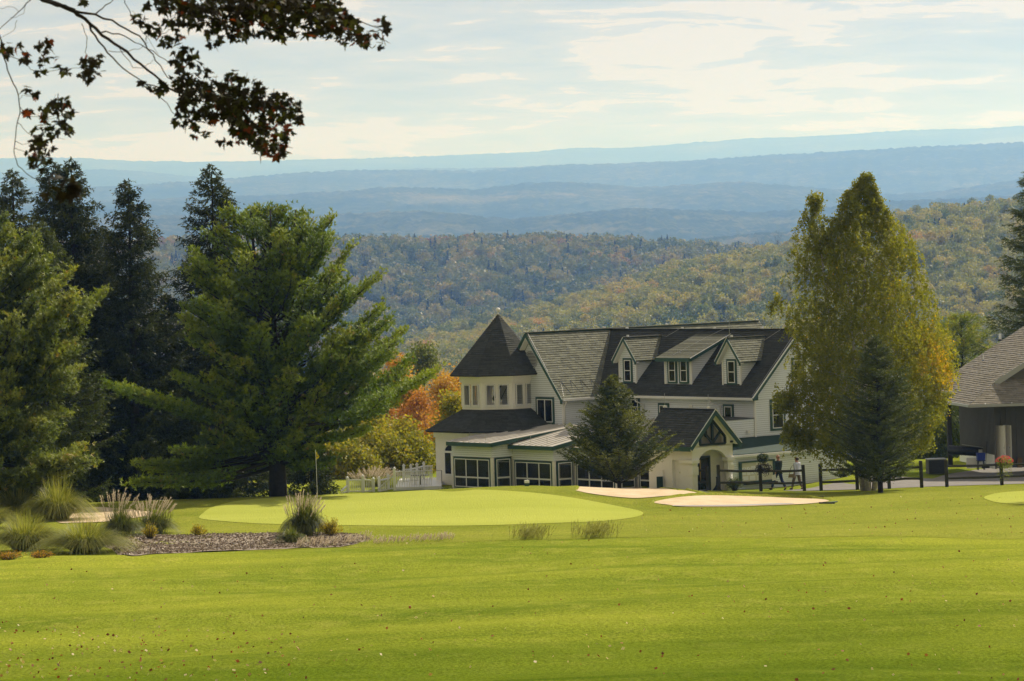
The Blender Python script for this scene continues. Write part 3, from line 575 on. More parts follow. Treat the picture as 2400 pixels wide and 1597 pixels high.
# upper turret: walls built round real openings, so one sees through
for k in range(8):
    x, y, ang, w = facet_frame(2.15, k); W = w / 2; zb, zt = -8.86, -7.0; a0, b0 = -8.62, -7.48
    m = MB(); T = .12
    m.box(-W, W, 0, T, zb - ZB, a0 - ZB); m.box(-W, W, 0, T, b0 - ZB, zt - ZB)
    m.box(-W, -.62, 0, T, a0 - ZB, b0 - ZB); m.box(.62, W, 0, T, a0 - ZB, b0 - ZB); m.box(-.08, .08, 0, T, a0 - ZB, b0 - ZB)
    m.build('turret_wall', M_stucco, house, loc=(x, y, 0), rz=ang)
    for c in (-.35, .35):
        px_, py_ = x + c * math.cos(ang), y + c * math.sin(ang)
        window(px_, py_, a0 + .01, .50, 1.12, ang=ang, kind='single', trim=0, glass=M_glass_c, back=False)
HM().prism([octo(2.1, -8.95, k) for k in range(8)], (0, 0, .05)).build('turret_floor', M_stucco, house)
# lower turret walls
for k in range(8):
    x, y, ang, w = facet_frame(3.7, k); m = MB(); m.box(-w / 2, w / 2, 0, .15, 0, -9.9 - ZB)
    m.build('turret_wall', M_stucco, house, loc=(x, y, 0), rz=ang)
# arched window on the facet that faces left of the camera
def arched_window(k, c, zs, zc, w):
    x, y, ang, _ = facet_frame(3.7, k); x += c * math.cos(ang); y += c * math.sin(ang)
    wd = window(x, y, zs, w, zc - zs, ang=ang, kind='slider', trim=0)
    n = 12; W = w / 2; m = MB()
    for i in range(n):
        a, b = math.pi * i / n, math.pi * (i + 1) / n
        m.prism([((W + .02) * math.cos(t), 0, zc - zs + .06 + (W + .02) * .62 * math.sin(t)) for t in (a, b)] + [((W - .05) * math.cos(t), 0, zc - zs + .06 + (W - .05) * .62 * math.sin(t)) for t in (b, a)], (0, -.06, 0))
    m.box(-W, W, -.06, 0, zc - zs, zc - zs + .06); m.build('arch_frame', M_trimw, wd)
    m = MB(); m.prism([((W - .05) * math.cos(math.pi * i / n), -.01, zc - zs + .06 + (W - .05) * .62 * math.sin(math.pi * i / n)) for i in range(n + 1)], (0, -.01, 0)); m.build('arch_pane', M_dark, wd)
    return wd
arched_window(5, -.05, -12.2, -11.0, 1.15)
# porch: saw-tooth bays
PT = [(-14.0, -8.5), (-10.75, -7.1), (-7.5, -5.7), (-4.25, -4.3)]; ZE = [-10.25, -10.42, -10.55, -10.66]; BL = 3.25
Z_TOP = [(-2.65, -9.66), (-2.65, -9.66), (0.0, -9.40), (0.0, -9.40)]
for i, (s0, tf) in enumerate(PT):
    s1 = s0 + BL; ze = ZE[i]; tb, zt = Z_TOP[i]; ov = .30; zw = ze - .12
    # header wall above the windows, corner posts, sill wall
    wz = ze - .78                     # window head
    m = HM(); m.box(s0 + .02, s1 - .02, tf + .02, tf + .10, wz, zw); m.box(s1 - .10, s1 - .02, tf + .02, tf + 1.36, wz, zw); m.build('header_wall', M_stucco, house)
    siding([(s0, tf, wz), (s1, tf, wz), (s1, tf, zw), (s0, tf, zw)]); siding([(s1, tf, wz), (s1, tf + 1.4, wz), (s1, tf + 1.4, zw), (s1, tf, zw)])
    for (a, b) in ((s0 + .05, tf), (s1 - .02, tf + .0), (s1 - .02, tf + 1.4)): HM().box(a - .07, a + .07, b - .03, b + .11, ZB, wz).build('porch_post', M_stucco, house)
    HM().box(s0 + .06, s1 - .06, tf + .02, tf + .1, ZB, -12.62).build('sill_wall', M_stucco, house); HM().box(s1 - .1, s1 - .02, tf + .08, tf + 1.36, ZB, -12.62).build('sill_wall', M_stucco, house)
    window((s0 + s1) / 2 + .02, tf + .02, -12.6, BL - .42, wz + 12.6 - .10, kind='grid3', trim=.07, curtain='left', back=False)
    window(s1 - .02, tf + .74, -12.6, .92, wz + 12.6 - .10, ang=ANG_R, kind='grid1', trim=.07, back=False, glass=M_glass_r)
    # roof panels (standing seam)
    n = 8; wtot = BL + ov + .05; pw = wtot / n
    slope_ = (zt - ze) / (tb - (tf - ov)); 
    for k in range(n):
        x0 = s0 - ov * .2 + k * pw; x1 = x0 + pw - .015
        z0 = ze; m = HM(); A = [(x0, tf - ov, z0), (x1, tf - ov, z0), (x1, tb - .02, zt), (x0, tb - .02, zt)]
        m.prism(A, (0, 0, -.03)); m.bar((x0 + .01, tf - ov, z0 + .02), (x0 + .01, tb - .02, zt + .02), .03, .045); m.build('roof_panel', M_metal, house)
    x0 = s0 - ov * .2; x1 = x0 + wtot
    HM().prism([(x0, tf - ov + .02, ze - .035), (x1, tf - ov + .02, ze - .035), (x1, tb - .03, zt - .035), (x0, tb - .03, zt - .035)], (0, 0, -.10)).build('roof_deck', M_green, house)
    bars('fascia', M_green, [((x0 - .01, tf - ov - .012, ze - .11), (x1 + .01, tf - ov - .012, ze - .11))], .025, .20)
    bars('fascia', M_green, [((x1 + .012, tf - ov, ze - .11), (x1 + .012, tf + 1.5, ze - .11 + slope_ * (1.5 + ov)))], .025, .20)
    for q in (.35, .75): HM().tube([(s0 + BL * q, tf + .3, ze), (s0 + BL * q, tf + .3, ze + .45)], .012, 6).build('lightning_rod', M_steel, house)
# left end wall of the porch, floor, back wall with an interior
siding([(-14.0, -4.0, ZB), (-14.0, -8.5, ZB), (-14.0, -8.5, -10.2), (-14.0, -4.0, -10.1)])
HM().prism([(-14, -8.4, ZB + .02), (-10.75, -8.4, ZB + .02), (-10.75, -7.0, ZB + .02), (-7.5, -7.0, ZB + .02), (-7.5, -5.6, ZB + .02), (-4.25, -5.6, ZB + .02), (-4.25, -4.2, ZB + .02), (-1, -4.2, ZB + .02), (-1, 0, ZB + .02), (-14, 0, ZB + .02)], (0, 0, .06)).build('porch_floor', pmat('porch_carpet', (.06, .05, .045), .95), house)
for k, (s, t) in enumerate([(-12.8, -6.6), (-11.6, -6.9), (-9.3, -5.6), (-6.0, -4.6), (-8.4, -5.2)]):
    tb_ = empty('dining_table', tuple(np.array((OX, OY, 0)) + np.array((s * .6428 + t * .766, -s * .766 + t * .6428, ZB + .08))), 0, ['round table under a pale cloth in the first porch bay beside the turret', 'round clothed table in the second window bay of the porch', 'round clothed table in the third bay of the glass porch', 'round clothed table behind the porch glass beside the fir', 'round clothed table at the middle post of the porch'][k], 'table', 'clothed tables in the glass porch')
    MB().lathe([(.52, .0), (.50, .35), (.48, .70), (.48, .74), (.02, .745)], n=18).build('tablecloth', M_curt, tb_, smooth=True)
    MB().lathe([(.05, .745), (.06, .80), (.03, .9), (.035, .95)], n=10).build('vase', M_trimw, tb_, smooth=True)
# first-floor box beside the portico, with its flashing
siding([(0, -3.3, ZB), (0, 0, ZB), (0, 0, -9.25), (0, -3.3, -9.25)])
bx('core_wall', M_sid, -3.0, -.03, -3.3, .0, ZB, -9.30)
HM().prism([(-3.0, -3.32, -9.24), (.04, -3.32, -9.24), (.04, .0, -9.24), (-3.0, .0, -9.2)], (0, 0, .035)).build('flat_roof', M_shing_d, house)
# low shed wing on the right
SW = 1.45; ZS = -10.84; ZST = -10.22
def sw_z(x): return ZST + (ZS - ZST) * x / SW
siding([(SW, -3.45, ZB - .3), (SW, 5.0, ZB - .3), (SW, 5.0, ZS), (SW, -3.45, ZS)]); bx('core_wall', M_sid, .02, SW - .03, -3.4, 4.95, ZB - .3, ZS)
siding([(SW, 5.0, ZB - .3), (0, 5.0, ZB - .3), (0, 5.0, ZS), (SW, 5.0, ZS)])
HM().prism([(.02, -3.4, ZST), (SW + .18, -3.4, sw_z(SW + .18)), (SW + .18, 5.1, sw_z(SW + .18)), (.02, 5.1, ZST)], (0, 0, .06)).build('shed_roof', M_groof, house)
gutter((SW + .24, -3.3, ZS - .12), (SW + .24, 5.1, ZS - .12)); bars('corner_board', M_trimw, [((SW + .01, 4.98, ZB - .3), (SW + .01, 4.98, ZS))], .08, .08, up=(1, 0, 0))
downspout([(SW + .2, 4.8, ZS - .15), (SW + .06, 4.7, ZS - .35), (SW + .06, 4.7, ZB)])
# portico
PS, PA, PB, PC = 2.0, -6.25, -3.5, -4.875; PEZ, PRZ = -10.28, -8.50
bxp = []
ST = M_stucco
# front-left wall with niche, side face with arch
HM().box(-1.2, -.02 + .55, PA, PA + .2, ZB - .1, PEZ).build('portico_wall', ST, house)
HM().box(.53, 1.12, PA + .18, PA + .25, ZB - .1, -10.95).build('niche_back', ST, house); HM().box(.53, 1.12, PA, PA + .2, -10.95, PEZ).build('portico_wall', ST, house)
HM().box(1.12, PS - .22, PA, PA + .2, ZB - .1, PEZ).build('portico_wall', ST, house)
HM().box(-1.2, -1.0, PA + .2, PB, ZB - .1, PEZ).build('portico_wall', ST, house)
# arched face: polygon strip around the arch
def arch_face():
    m = HM(); n = 20; ac, ar = PC, 1.02; zsp = -11.28; top = PEZ + .0; d = (-.22, 0, 0); x = PS
    pts = [(ac + ar * math.cos(math.pi * i / n), zsp + ar * .78 * math.sin(math.pi * i / n)) for i in range(n + 1)]
    for i in range(n):
        a, b = pts[i], pts[i + 1]; m.prism([(x, a[0], a[1]), (x, a[0], top), (x, b[0], top), (x, b[0], b[1])], d)
    m.prism([(x, PA, zsp), (x, PA, top), (x, ac - ar, top), (x, ac - ar, zsp)], d); m.prism([(x, ac + ar, zsp), (x, ac + ar, top), (x, PB, top), (x, PB, zsp)], d)
    # gable band around the truss window
    hs = 1.20; zb = PEZ + .02; zp = PRZ - .42
    m.prism([(x, PA, top), (x, PA, zb + .22), (x, PC, PRZ - .22), (x, PC, zp), (x, PC - .86, zb + .30), (x, PC - .86, top)], d)
    m.prism([(x, PB, top), (x, PB, zb + .22), (x, PC, PRZ - .22), (x, PC, zp), (x, PC + .86, zb + .30), (x, PC + .86, top)], d)
    m.build('arch_wall', ST, house)
arch_face()
tr = HM(); x = PS + .03; zb = PEZ + .06
Q = [(PC - .84, zb), (PC - .84, zb + .34), (PC, PRZ - .52), (PC + .84, zb + .34), (PC + .84, zb)]
for a, b in list(zip(Q, Q[1:] + Q[:1])): tr.bar((x, a[0], a[1]), (x, b[0], b[1]), .10, .10, up=(1, 0, 0))
tr.bar((x - .005, PC, zb), (x - .005, PC, PRZ - .5), .13, .08, up=(1, 0, 0)); tr.bar((x - .008, PC, zb + .04), (x - .008, PC - .55, zb + .62), .11, .08, up=(1, 0, 0)); tr.bar((x - .008, PC, zb + .04), (x - .008, PC + .55, zb + .62), .11, .08, up=(1, 0, 0))
tr.build('gable_truss', pmat('dark_green_paint', (.010, .022, .017), .5), house)
HM().prism([(PS - .20, q[0], q[1]) for q in Q], (-.03, 0, 0)).build('portico_ceiling_board', pmat('portico_shade', (.40, .37, .32), .9), house)
lam = HM().tube([(PS - .08, PC - .36, PRZ - .9), (PS - .08, PC - .36, zb + .72)], .008, 5).build('hanging_lantern', M_black, house)
HM().lathe([(.02, .0), (.08, -.08), (.06, -.30), (.03, -.36)], (PS - .08, PC - .36, zb + .72), 6).build('lantern_body', M_black, lam)
for nm, t0_, t1_ in (('left', PA, PC - 1.02), ('right', PC + 1.02, PB)):
    c = (t0_ + t1_) / 2
    HM().box(PS - .26, PS + .04, t0_ - .03, t1_ + .02, -11.68, -11.28).build('capital', ST, house); HM().box(PS - .30, PS + .10, t0_ - .10, t1_ + .05, -11.10, -10.92).build('cornice', ST, house)
    if nm == 'right': HM().lathe([(.18, ZB - .1), (.175, -12.2), (.165, -11.68)], (PS - .12, c, 0), 20).build('column', ST, house, smooth=True)
    else: HM().box(PS - .22, PS, t0_, t1_ - .02, ZB - .1, -11.68).build('column', ST, house)
HM().box(1.12, PS + .02, PA - .09, PA - .0, -11.10, -10.92).build('cornice', ST, house)
# vestibule inside the arch: back wall with the dark green door
HM().box(PS - 1.7, PS - 1.6, PA + .2, PB, ZB - .1, PEZ).build('vestibule_wall', ST, house); HM().box(PS - 1.6, PS - .3, PB - .06, PB, ZB - .1, PEZ).build('vestibule_wall', ST, house)
HM().box(PS - 1.7, PS, PA + .05, PB, PEZ - .04, PEZ).build('vestibule_ceiling', ST, house); HM().box(PS - 1.7, PS, PA + .1, PB, ZB - .1, ZB - .02).build('threshold', M_asph, house)
dz = -12.80; dh = 1.98; dx0 = PS - .62
M_dgreen = pmat('door_green', (.012, .025, .02), .35)
m = HM(); m.box(dx0, dx0 + .07, PC - .92, PC - .80, dz, dz + dh); m.box(dx0, dx0 + .07, PC + .24, PC + .36, dz, dz + dh); m.box(dx0, dx0 + .07, PC - .80, PC + .24, dz + dh - .12, dz + dh); m.box(dx0, dx0 + .07, PC - .33, PC - .25, dz, dz + dh - .12)
dr = m.build('entrance_door', M_dgreen, house)
HM().box(dx0 + .02, dx0 + .03, PC - .25, PC + .24, dz + .05, dz + dh - .12).build('door_pane', M_glass, dr); HM().box(dx0 + .02, dx0 + .03, PC - .80, PC - .33, dz + .05, dz + dh - .12).build('door_pane', M_glass, dr)
HM().box(dx0 - .02, dx0 - .005, PC - .8, PC + .24, dz, dz + dh - .12).build('dark_interior', M_dark, dr)
HM().box(dx0 + .04, dx0 + .075, PC - .36, PC - .32, dz + .1, dz + dh - .2).build('brass_edge', pmat('brass', (.45, .30, .07), .4, metal=.6), dr)
HM().box(dx0 - .06, dx0 - .03, PA + .2, PB - .05, dz, PEZ).build('vestibule_wall', ST, house)
# portico roof
for sg, mt in ((-1, M_shing_d), (1, M_shing_d)):
    yo = PC + sg * 1.72; p = [(-1.55, yo, PEZ + .02), (PS + .28, yo, PEZ + .02), (PS + .28, PC, PRZ), (-1.55, PC, PRZ)]
    roof([p if sg < 0 else p[::-1]], 'portico_roof', mt, th=.09)
    bars('rake_board', M_green, [((PS + .30, yo, PEZ - .09), (PS + .30, PC, PRZ - .12))], .03, .24)
    bars('drip_edge', M_trimw, [((PS + .32, yo - sg * 0, PEZ + .05), (PS + .32, PC, PRZ + .02))], .03, .035)
    HM().prism([(PS, PC + sg * 1.60, PEZ - .02), (PS, PC, PRZ - .10), (PS, PC, PRZ - .22), (PS, PC + sg * 1.45, PEZ + .02)], (.28, 0, 0)).build('soffit', M_trimw, house)
    bars('fascia', M_green, [((-1.56, yo - sg * -.012, PEZ - .1), (PS + .28, yo - sg * -.012, PEZ - .1))], .025, .22)
bars('ridge_cap', M_shing_d, [((-1.55, PC, PRZ + .02), (PS + .3, PC, PRZ + .02))], .22, .03)
for s in (-1.4, 1.8):
    clip_at(s, PC, PRZ + .03); HM().tube([(s, PC, PRZ), (s, PC, PRZ + .75)], .01, 5).build('lightning_rod', M_steel, house)
for t in (PA + .1, PB - .12):
    w_ = HM().tube([(PS + .0, t, PEZ + .12), (PS + .14, t, PEZ + .12)], .05, 8).build('floodlight', M_black, house); HM().box(PS, PS + .05, t + .08, t + .2, PEZ + .02, PEZ + .14).build('junction_box', M_trimw, w_)
HM().box(.0, .12, -.62, -.46, -9.95, -9.82).build('wall_lamp', M_trimw, house)
# rods on the dormers
for (s, t, z, h_) in ((-6.2, .5, -6.0, .25), (-1.91, .2, -5.1, .75)): HM().tube([(s, t, z), (s, t, z + h_)], .012, 5).build('lightning_rod', M_steel, house)
def wire(pts, r=.009): return HM().tube(pts, r, 4, cap=False).build('lightning_wire', M_steel, house)
wire([(-8.6, RT, RZ + .1), (-9.3, 2.6, RZ - .35), (-9.88, 2.6, -5.1), (-9.88, 0, -5.1)]); wire([(-5.2, RT, RZ + .08), (-5.6, 1.9, -5.25), (-6.2, .2, -6.05)])
wire([(-1.0, RT, RZ + .05), (-1.9, 2.3, RZ - .7), (-1.91, 0.1, -5.1)]); wire([(RO - .12, -.3, fz(-.3) + .05), (RO - .12, RT, RZ + .05)], .012)
wire([(GS + gx - .12, -2.92, gze + .1), (GS + .1, -2.92, RZ)], .014)
for k in range(8):
    s = -2.95 + k * .45; t = GS
# heat cable zig-zag along the gable wing eave
zz = []
for k in range(9): zz.append((GS + gx - (.05 if k % 2 == 0 else .75), -2.8 + k * .36, gze + (.06 if k % 2 == 0 else .06 + .75 * (RZ - gze) / gx)))
wire(zz, .012)

# notice board on the low wing, with papers
nb = empty('notice_board', tuple(Matrix.Translation((OX, OY, 0)) @ Matrix.Rotation(R_(-50), 4, 'Z') @ Vector((SW + .02, -1.4, -12.35))), R_(40), 'green framed glass notice board with papers pinned left, on the low white wing', 'notice board')
W_, H_ = 1.22, 1.10
m = MB(); m.box(-W_, -W_ + .14, -.10, 0, 0, H_); m.box(W_ - .10, W_, -.10, 0, 0, H_); m.box(-W_ + .14, W_ - .1, -.10, 0, H_ - .07, H_); m.box(-W_ + .14, W_ - .1, -.10, 0, 0, .09); m.build('frame', M_green, nb)
MB().box(-W_ + .14, W_ - .1, -.03, -.01, .09, H_ - .07).build('board', pmat('board_cream', (.62, .60, .52), .8), nb); MB().box(-.02, .02, -.05, -.03, .09, H_ - .07).build('mullion', M_trimw, nb)
M_paper = pmat('paper', (.80, .81, .84), .7)
for k, (a, b, c, d) in enumerate([(-1.02, -.74, .42, .80), (-.70, -.44, .40, .82), (-.40, -.10, .42, .84), (-1.0, -.6, .16, .36), (-.5, -.12, .14, .36)]): MB().box(a, b, -.036, -.031, c, d).build('paper', M_paper, nb)
m = MB()
for k in range(9):
    a = 2 * math.pi * k / 9; m.box(-.88 + .08 * math.cos(a) - .018, -.88 + .08 * math.cos(a) + .018, -.040, -.0365, .66 + .08 * math.sin(a) - .012, .66 + .08 * math.sin(a) + .012)
for (a, b) in ((-.58, .72), (-.52, .60), (-.18, .46), (-.24, .48), (-.5, .78)): m.box(a, a + .035, -.040, -.0365, b, b + .03)
for k in range(6): m.box(-.36, -.14, -.040, -.0365, .56 + k * .035, .565 + k * .035)
m.build('printed_marks', M_black, nb)
MB().box(-W_ + .3, W_ + .05, -.22, -.0, -.07, -.01).build('shelf', M_wood_d, nb)
# ------------------------------------------------------------------ hills and far ridges
def vnoise(seed, n=512):
    r = np.random.default_rng(seed); G = r.random((n, n))
    def f(x, y):
        xi = np.floor(x).astype(int); yi = np.floor(y).astype(int); fx = x - xi; fy = y - yi; fx = fx * fx * (3 - 2 * fx); fy = fy * fy * (3 - 2 * fy)
        a = G[xi % n, yi % n]; b = G[(xi + 1) % n, yi % n]; c = G[xi % n, (yi + 1) % n]; d = G[(xi + 1) % n, (yi + 1) % n]
        return (a * (1 - fx) + b * fx) * (1 - fy) + (c * (1 - fx) + d * fx) * fy - .5
    return f
VN = vnoise(3)
def fbm(x, y, o=5): return sum(VN(x * 2 ** k + 17 * k, y * 2 ** k + 31 * k) / 2 ** k for k in range(o))
def crest_z(px, row, D):  # height of a point seen at (px,row) at distance D
    u = (px - 1200) / F; v = (YH - row) / F
    return (-u * SR + v * CR) * D
class Ridge:
    def __init__(s, pts, D, front, foot_row, amp, wl, tree=0):
        if D > 3100: D *= 1.75; front *= 1.75; amp *= 3.2; wl *= 1.1
        s.p = np.array(pts, float); s.D = D; s.front = front; s.foot = foot_row; s.amp = amp; s.wl = wl; s.tree = tree
    def z(s, X, Y):
        px = 1200 + F * X / Y; crest = crest_z(px, np.interp(px, s.p[:, 0], s.p[:, 1]), s.D); foot = crest_z(px, s.foot, s.front)
        t = (Y - s.front) / (s.D - s.front); tt = np.clip(t, 0, 1); sh = np.sin(tt * math.pi / 2) ** 1.15
        z = foot + (crest - foot) * sh - np.clip(t - 1, 0, 9) ** 1.3 * abs(s.D - s.front) * .10
        return z + s.amp * fbm(X / s.wl, Y / s.wl) * np.clip(tt * 3, 0, 1) * np.clip(1.35 - tt, .35, 1)
    def build(s, name, mat, nx=240, ny=60, back=1.25):
        px = np.linspace(-900, 3300, nx); Y = np.linspace(s.front, s.front + (s.D - s.front) * back, ny)
        gp, gy = np.meshgrid(px, Y); gx = (gp - 1200) / F * gy; V = np.stack([gx, gy, s.z(gx, gy)], -1).reshape(-1, 3)
        if s.tree: V[:, 2] += s.tree * RNG.random(len(V)) 
        i = (np.arange(ny - 1)[:, None] * nx + np.arange(nx - 1)[None]).ravel()
        me = fast_mesh(name, V, np.stack([i, i + 1, i + nx + 1, i + nx], 1)); me.polygons.foreach_set('use_smooth', [True] * len(me.polygons))
        return tag(link(name, me, mat), kind='structure')
def hill_mat(name, stops, s1, s2, field=None):
    m = new_mat(name); nt = m.node_tree; N = nt.nodes; L = nt.links; b = N['Principled BSDF']; b.inputs['Roughness'].default_value = .95; b.inputs['Specular IOR Level'].default_value = 0
    tc = N.new('ShaderNodeTexCoord')
    def nz(sc, det=6, st=(1, 1, 1)):
        mp = N.new('ShaderNodeMapping'); mp.inputs['Scale'].default_value = st; L.new(tc.outputs['Object'], mp.inputs[0])
        n = N.new('ShaderNodeTexNoise'); n.inputs['Scale'].default_value = sc; n.inputs['Detail'].default_value = det; n.inputs['Roughness'].default_value = .7; L.new(mp.outputs[0], n.inputs[0]); return n.outputs[0]
    a = nz(s1, 8); c = nz(s2, 5); ad = N.new('ShaderNodeMath'); ad.operation = 'ADD'; L.new(a, ad.inputs[0]); L.new(c, ad.inputs[1]); hf = N.new('ShaderNodeMath'); hf.operation = 'MULTIPLY'; hf.inputs[1].default_value = .5; L.new(ad.outputs[0], hf.inputs[0])
    cr = N.new('ShaderNodeValToRGB'); e = cr.color_ramp.elements; e[0].position = stops[0][0]; e[0].color = (*stops[0][1], 1); e[1].position = stops[-1][0]; e[1].color = (*stops[-1][1], 1)
    for p, q in stops[1:-1]: w = e.new(p); w.color = (*q, 1)
    L.new(hf.outputs[0], cr.inputs[0]); csock = cr.outputs[0]
    if field:
        f = nz(field, 2, (1, .35, 1)); mr = N.new('ShaderNodeMapRange'); mr.inputs[1].default_value = .665; mr.inputs[2].default_value = .68; L.new(f, mr.inputs[0])
        mx = N.new('ShaderNodeMix'); mx.data_type = 'RGBA'; mx.inputs[7].default_value = (.15, .155, .065, 1); L.new(mr.outputs[0], mx.inputs[0]); L.new(csock, mx.inputs[6]); csock = mx.outputs[2]
    L.new(csock, b.inputs['Base Color'])
    bp = N.new('ShaderNodeBump'); bp.inputs['Strength'].default_value = 1; bp.inputs['Distance'].default_value = 6; L.new(c, bp.inputs['Height']); L.new(bp.outputs[0], b.inputs['Normal'])
    return m
M_far = hill_mat('far_forest', [(.38, (.012, .024, .010)), (.5, (.04, .055, .022)), (.60, (.13, .12, .05)), (.68, (.20, .16, .06))], .0016, .02, .0004)
M_floor = hill_mat('forest_floor', [(.35, (.03, .035, .015)), (.6, (.07, .06, .025))], .02, .3)
RG = [('far_ridge', Ridge([(-900, 388), (-600, 384), (0, 380), (200, 380), (300, 386), (450, 386), (700, 375), (1000, 369), (1250, 360), (1350, 350), (1500, 350), (1650, 342), (1750, 332), (2000, 320), (2400, 300), (3300, 290)], 15500, 12000, 470, 40, 2500)),
      ('far_ridge', Ridge([(-900, 420), (0, 412), (150, 410), (230, 405), (330, 408), (450, 420), (620, 424), (800, 414), (1000, 400), (1200, 392), (1330, 388), (1500, 380), (1640, 379), (1760, 376), (2000, 358), (2400, 344), (3300, 335)], 11500, 9200, 480, 30, 2000)),
      ('wooded_ridge', Ridge([(-900, 470), (-600, 462), (0, 452), (300, 438), (450, 425), (560, 415), (680, 409), (800, 404), (1000, 405), (1120, 406), (1260, 394), (1450, 389), (1600, 384), (1740, 374), (2000, 358), (2200, 347), (2400, 338), (3300, 335)], 8500, 6400, 520, 26, 1300)),
      ('wooded_ridge', Ridge([(-900, 500), (0, 478), (300, 466), (500, 456), (700, 452), (920, 443), (1060, 450), (1130, 454), (1230, 440), (1330, 438), (1500, 447), (1620, 438), (1740, 430), (1900, 440), (2080, 456), (2180, 448), (2400, 420), (3300, 410)], 6200, 4700, 560, 22, 900)),
      ('valley_woods', Ridge([(-900, 540), (0, 520), (400, 505), (700, 512), (1000, 500), (1200, 520), (1500, 490), (1800, 506), (2100, 480), (2400, 462), (3300, 455)], 4500, 3300, 640, 14, 600)),
      ('valley_woods', Ridge([(-900, 600), (0, 570), (600, 580), (1000, 562), (1500, 575), (1800, 556), (2100, 540), (2400, 525), (3300, 520)], 3200, 2500, 690, 10, 400))]
for nm, r in RG:
    far = r.D > 9000
    r.tree = 7 if r.D < 12000 else 11
    r.build(nm, M_far, 520, 34)
tag(link('valley_floor', fast_mesh('valley_floor', [(-14500, 600, -250), (14500, 600, -250), (14500, 36000, -250), (-14500, 36000, -250)], [(0, 1, 2, 3)]), M_floor), kind='structure')
HB = Ridge([(-900, 600), (0, 606), (400, 604), (640, 598), (800, 600), (1000, 602), (1300, 598), (1560, 608), (1750, 618), (2000, 655), (3300, 720)], 3000.0, 2300, 860, 12, 200)
HA = Ridge([(-900, 1135), (500, 1000), (800, 915), (930, 850), (1050, 808), (1180, 785), (1300, 752), (1400, 722), (1500, 690), (1600, 655), (1750, 632), (1850, 615), (1950, 585), (2050, 558), (2200, 532), (2400, 512), (3300, 480)], 2000, 1050, 1090, 7, 110)
HB.build('wooded_hill', M_floor, 260, 50, 1.15); HA.build('wooded_hill', M_floor, 260, 60, 1.15)
# forest: leafy crowns scattered over the two near hills
def crown_proto(name, seed, w, h, nleaf, ls, mat, shape='round', bark=None, th=.25):
    r = np.random.default_rng(seed); nb = 14 if shape == 'round' else 10
    if shape == 'cone':
        t = r.random(nleaf) ** .7; z = h * (1 - t * .93); rr = w / 2 * t * (.55 + .45 * r.random(nleaf)); a = r.random(nleaf) * 2 * math.pi
        C_ = np.stack([rr * np.cos(a), rr * np.sin(a), z], 1)
    else:
        bc = []
        for k in range(nb):
            a = r.random() * 2 * math.pi; zz = h * (.38 + .5 * r.random()); rad = w * .30 * math.sin(math.pi * min(1, max(.12, (zz / h - .25) / .75))) ** .6
            bc.append((rad * math.cos(a), rad * math.sin(a), zz, w * (.15 + .12 * r.random())))
        bc = np.array(bc); k = r.integers(0, nb, nleaf); d = r.normal(size=(nleaf, 3)); d /= np.linalg.norm(d, axis=1)[:, None]
        C_ = bc[k, :3] + d * bc[k, 3:4] * (.7 + .35 * r.random((nleaf, 1)))
    V, Fq = leaf_quads(C_, ls, r)
    rnd = r.random(len(Fq)) * .6 + .4 * np.repeat(r.random(len(Fq) // 1), 1)
    tv = MB().tube([(0, 0, -1), (0, 0, h * .8)], [h * .018, h * .006], 5); n0 = len(V)
    V = np.vstack([V, np.array(tv.v)]); quads = np.array([f for f in tv.f if len(f) == 4]) + n0
    me = fast_mesh(name, V, np.vstack([Fq, quads]), np.concatenate([rnd, np.full(len(quads), .5)]))
    me.materials.append(mat); me.materials.append(bark or M_bark); mi = np.zeros(len(me.polygons), np.int32); mi[len(Fq):] = 1; me.polygons.foreach_set('material_index', mi)
    return bpy.data.objects.new(name, me)
def leaf_quads(Cn, size, r, aspect=.7, flat=0.0):
    n = len(Cn); a = r.normal(size=(n, 3)); 
    if flat: a[:, 2] *= (1 - flat)
    a /= np.linalg.norm(a, axis=1)[:, None]; b = r.normal(size=(n, 3)); b -= a * (a * b).sum(1)[:, None]; b /= np.linalg.norm(b, axis=1)[:, None]
    s = (size * (.6 + .8 * r.random(n)))[:, None] / 2
    V = np.stack([Cn - a * s, Cn + b * s * aspect, Cn + a * s, Cn - b * s * aspect], 1).reshape(-1, 3)
    return V, np.arange(4 * n).reshape(n, 4)
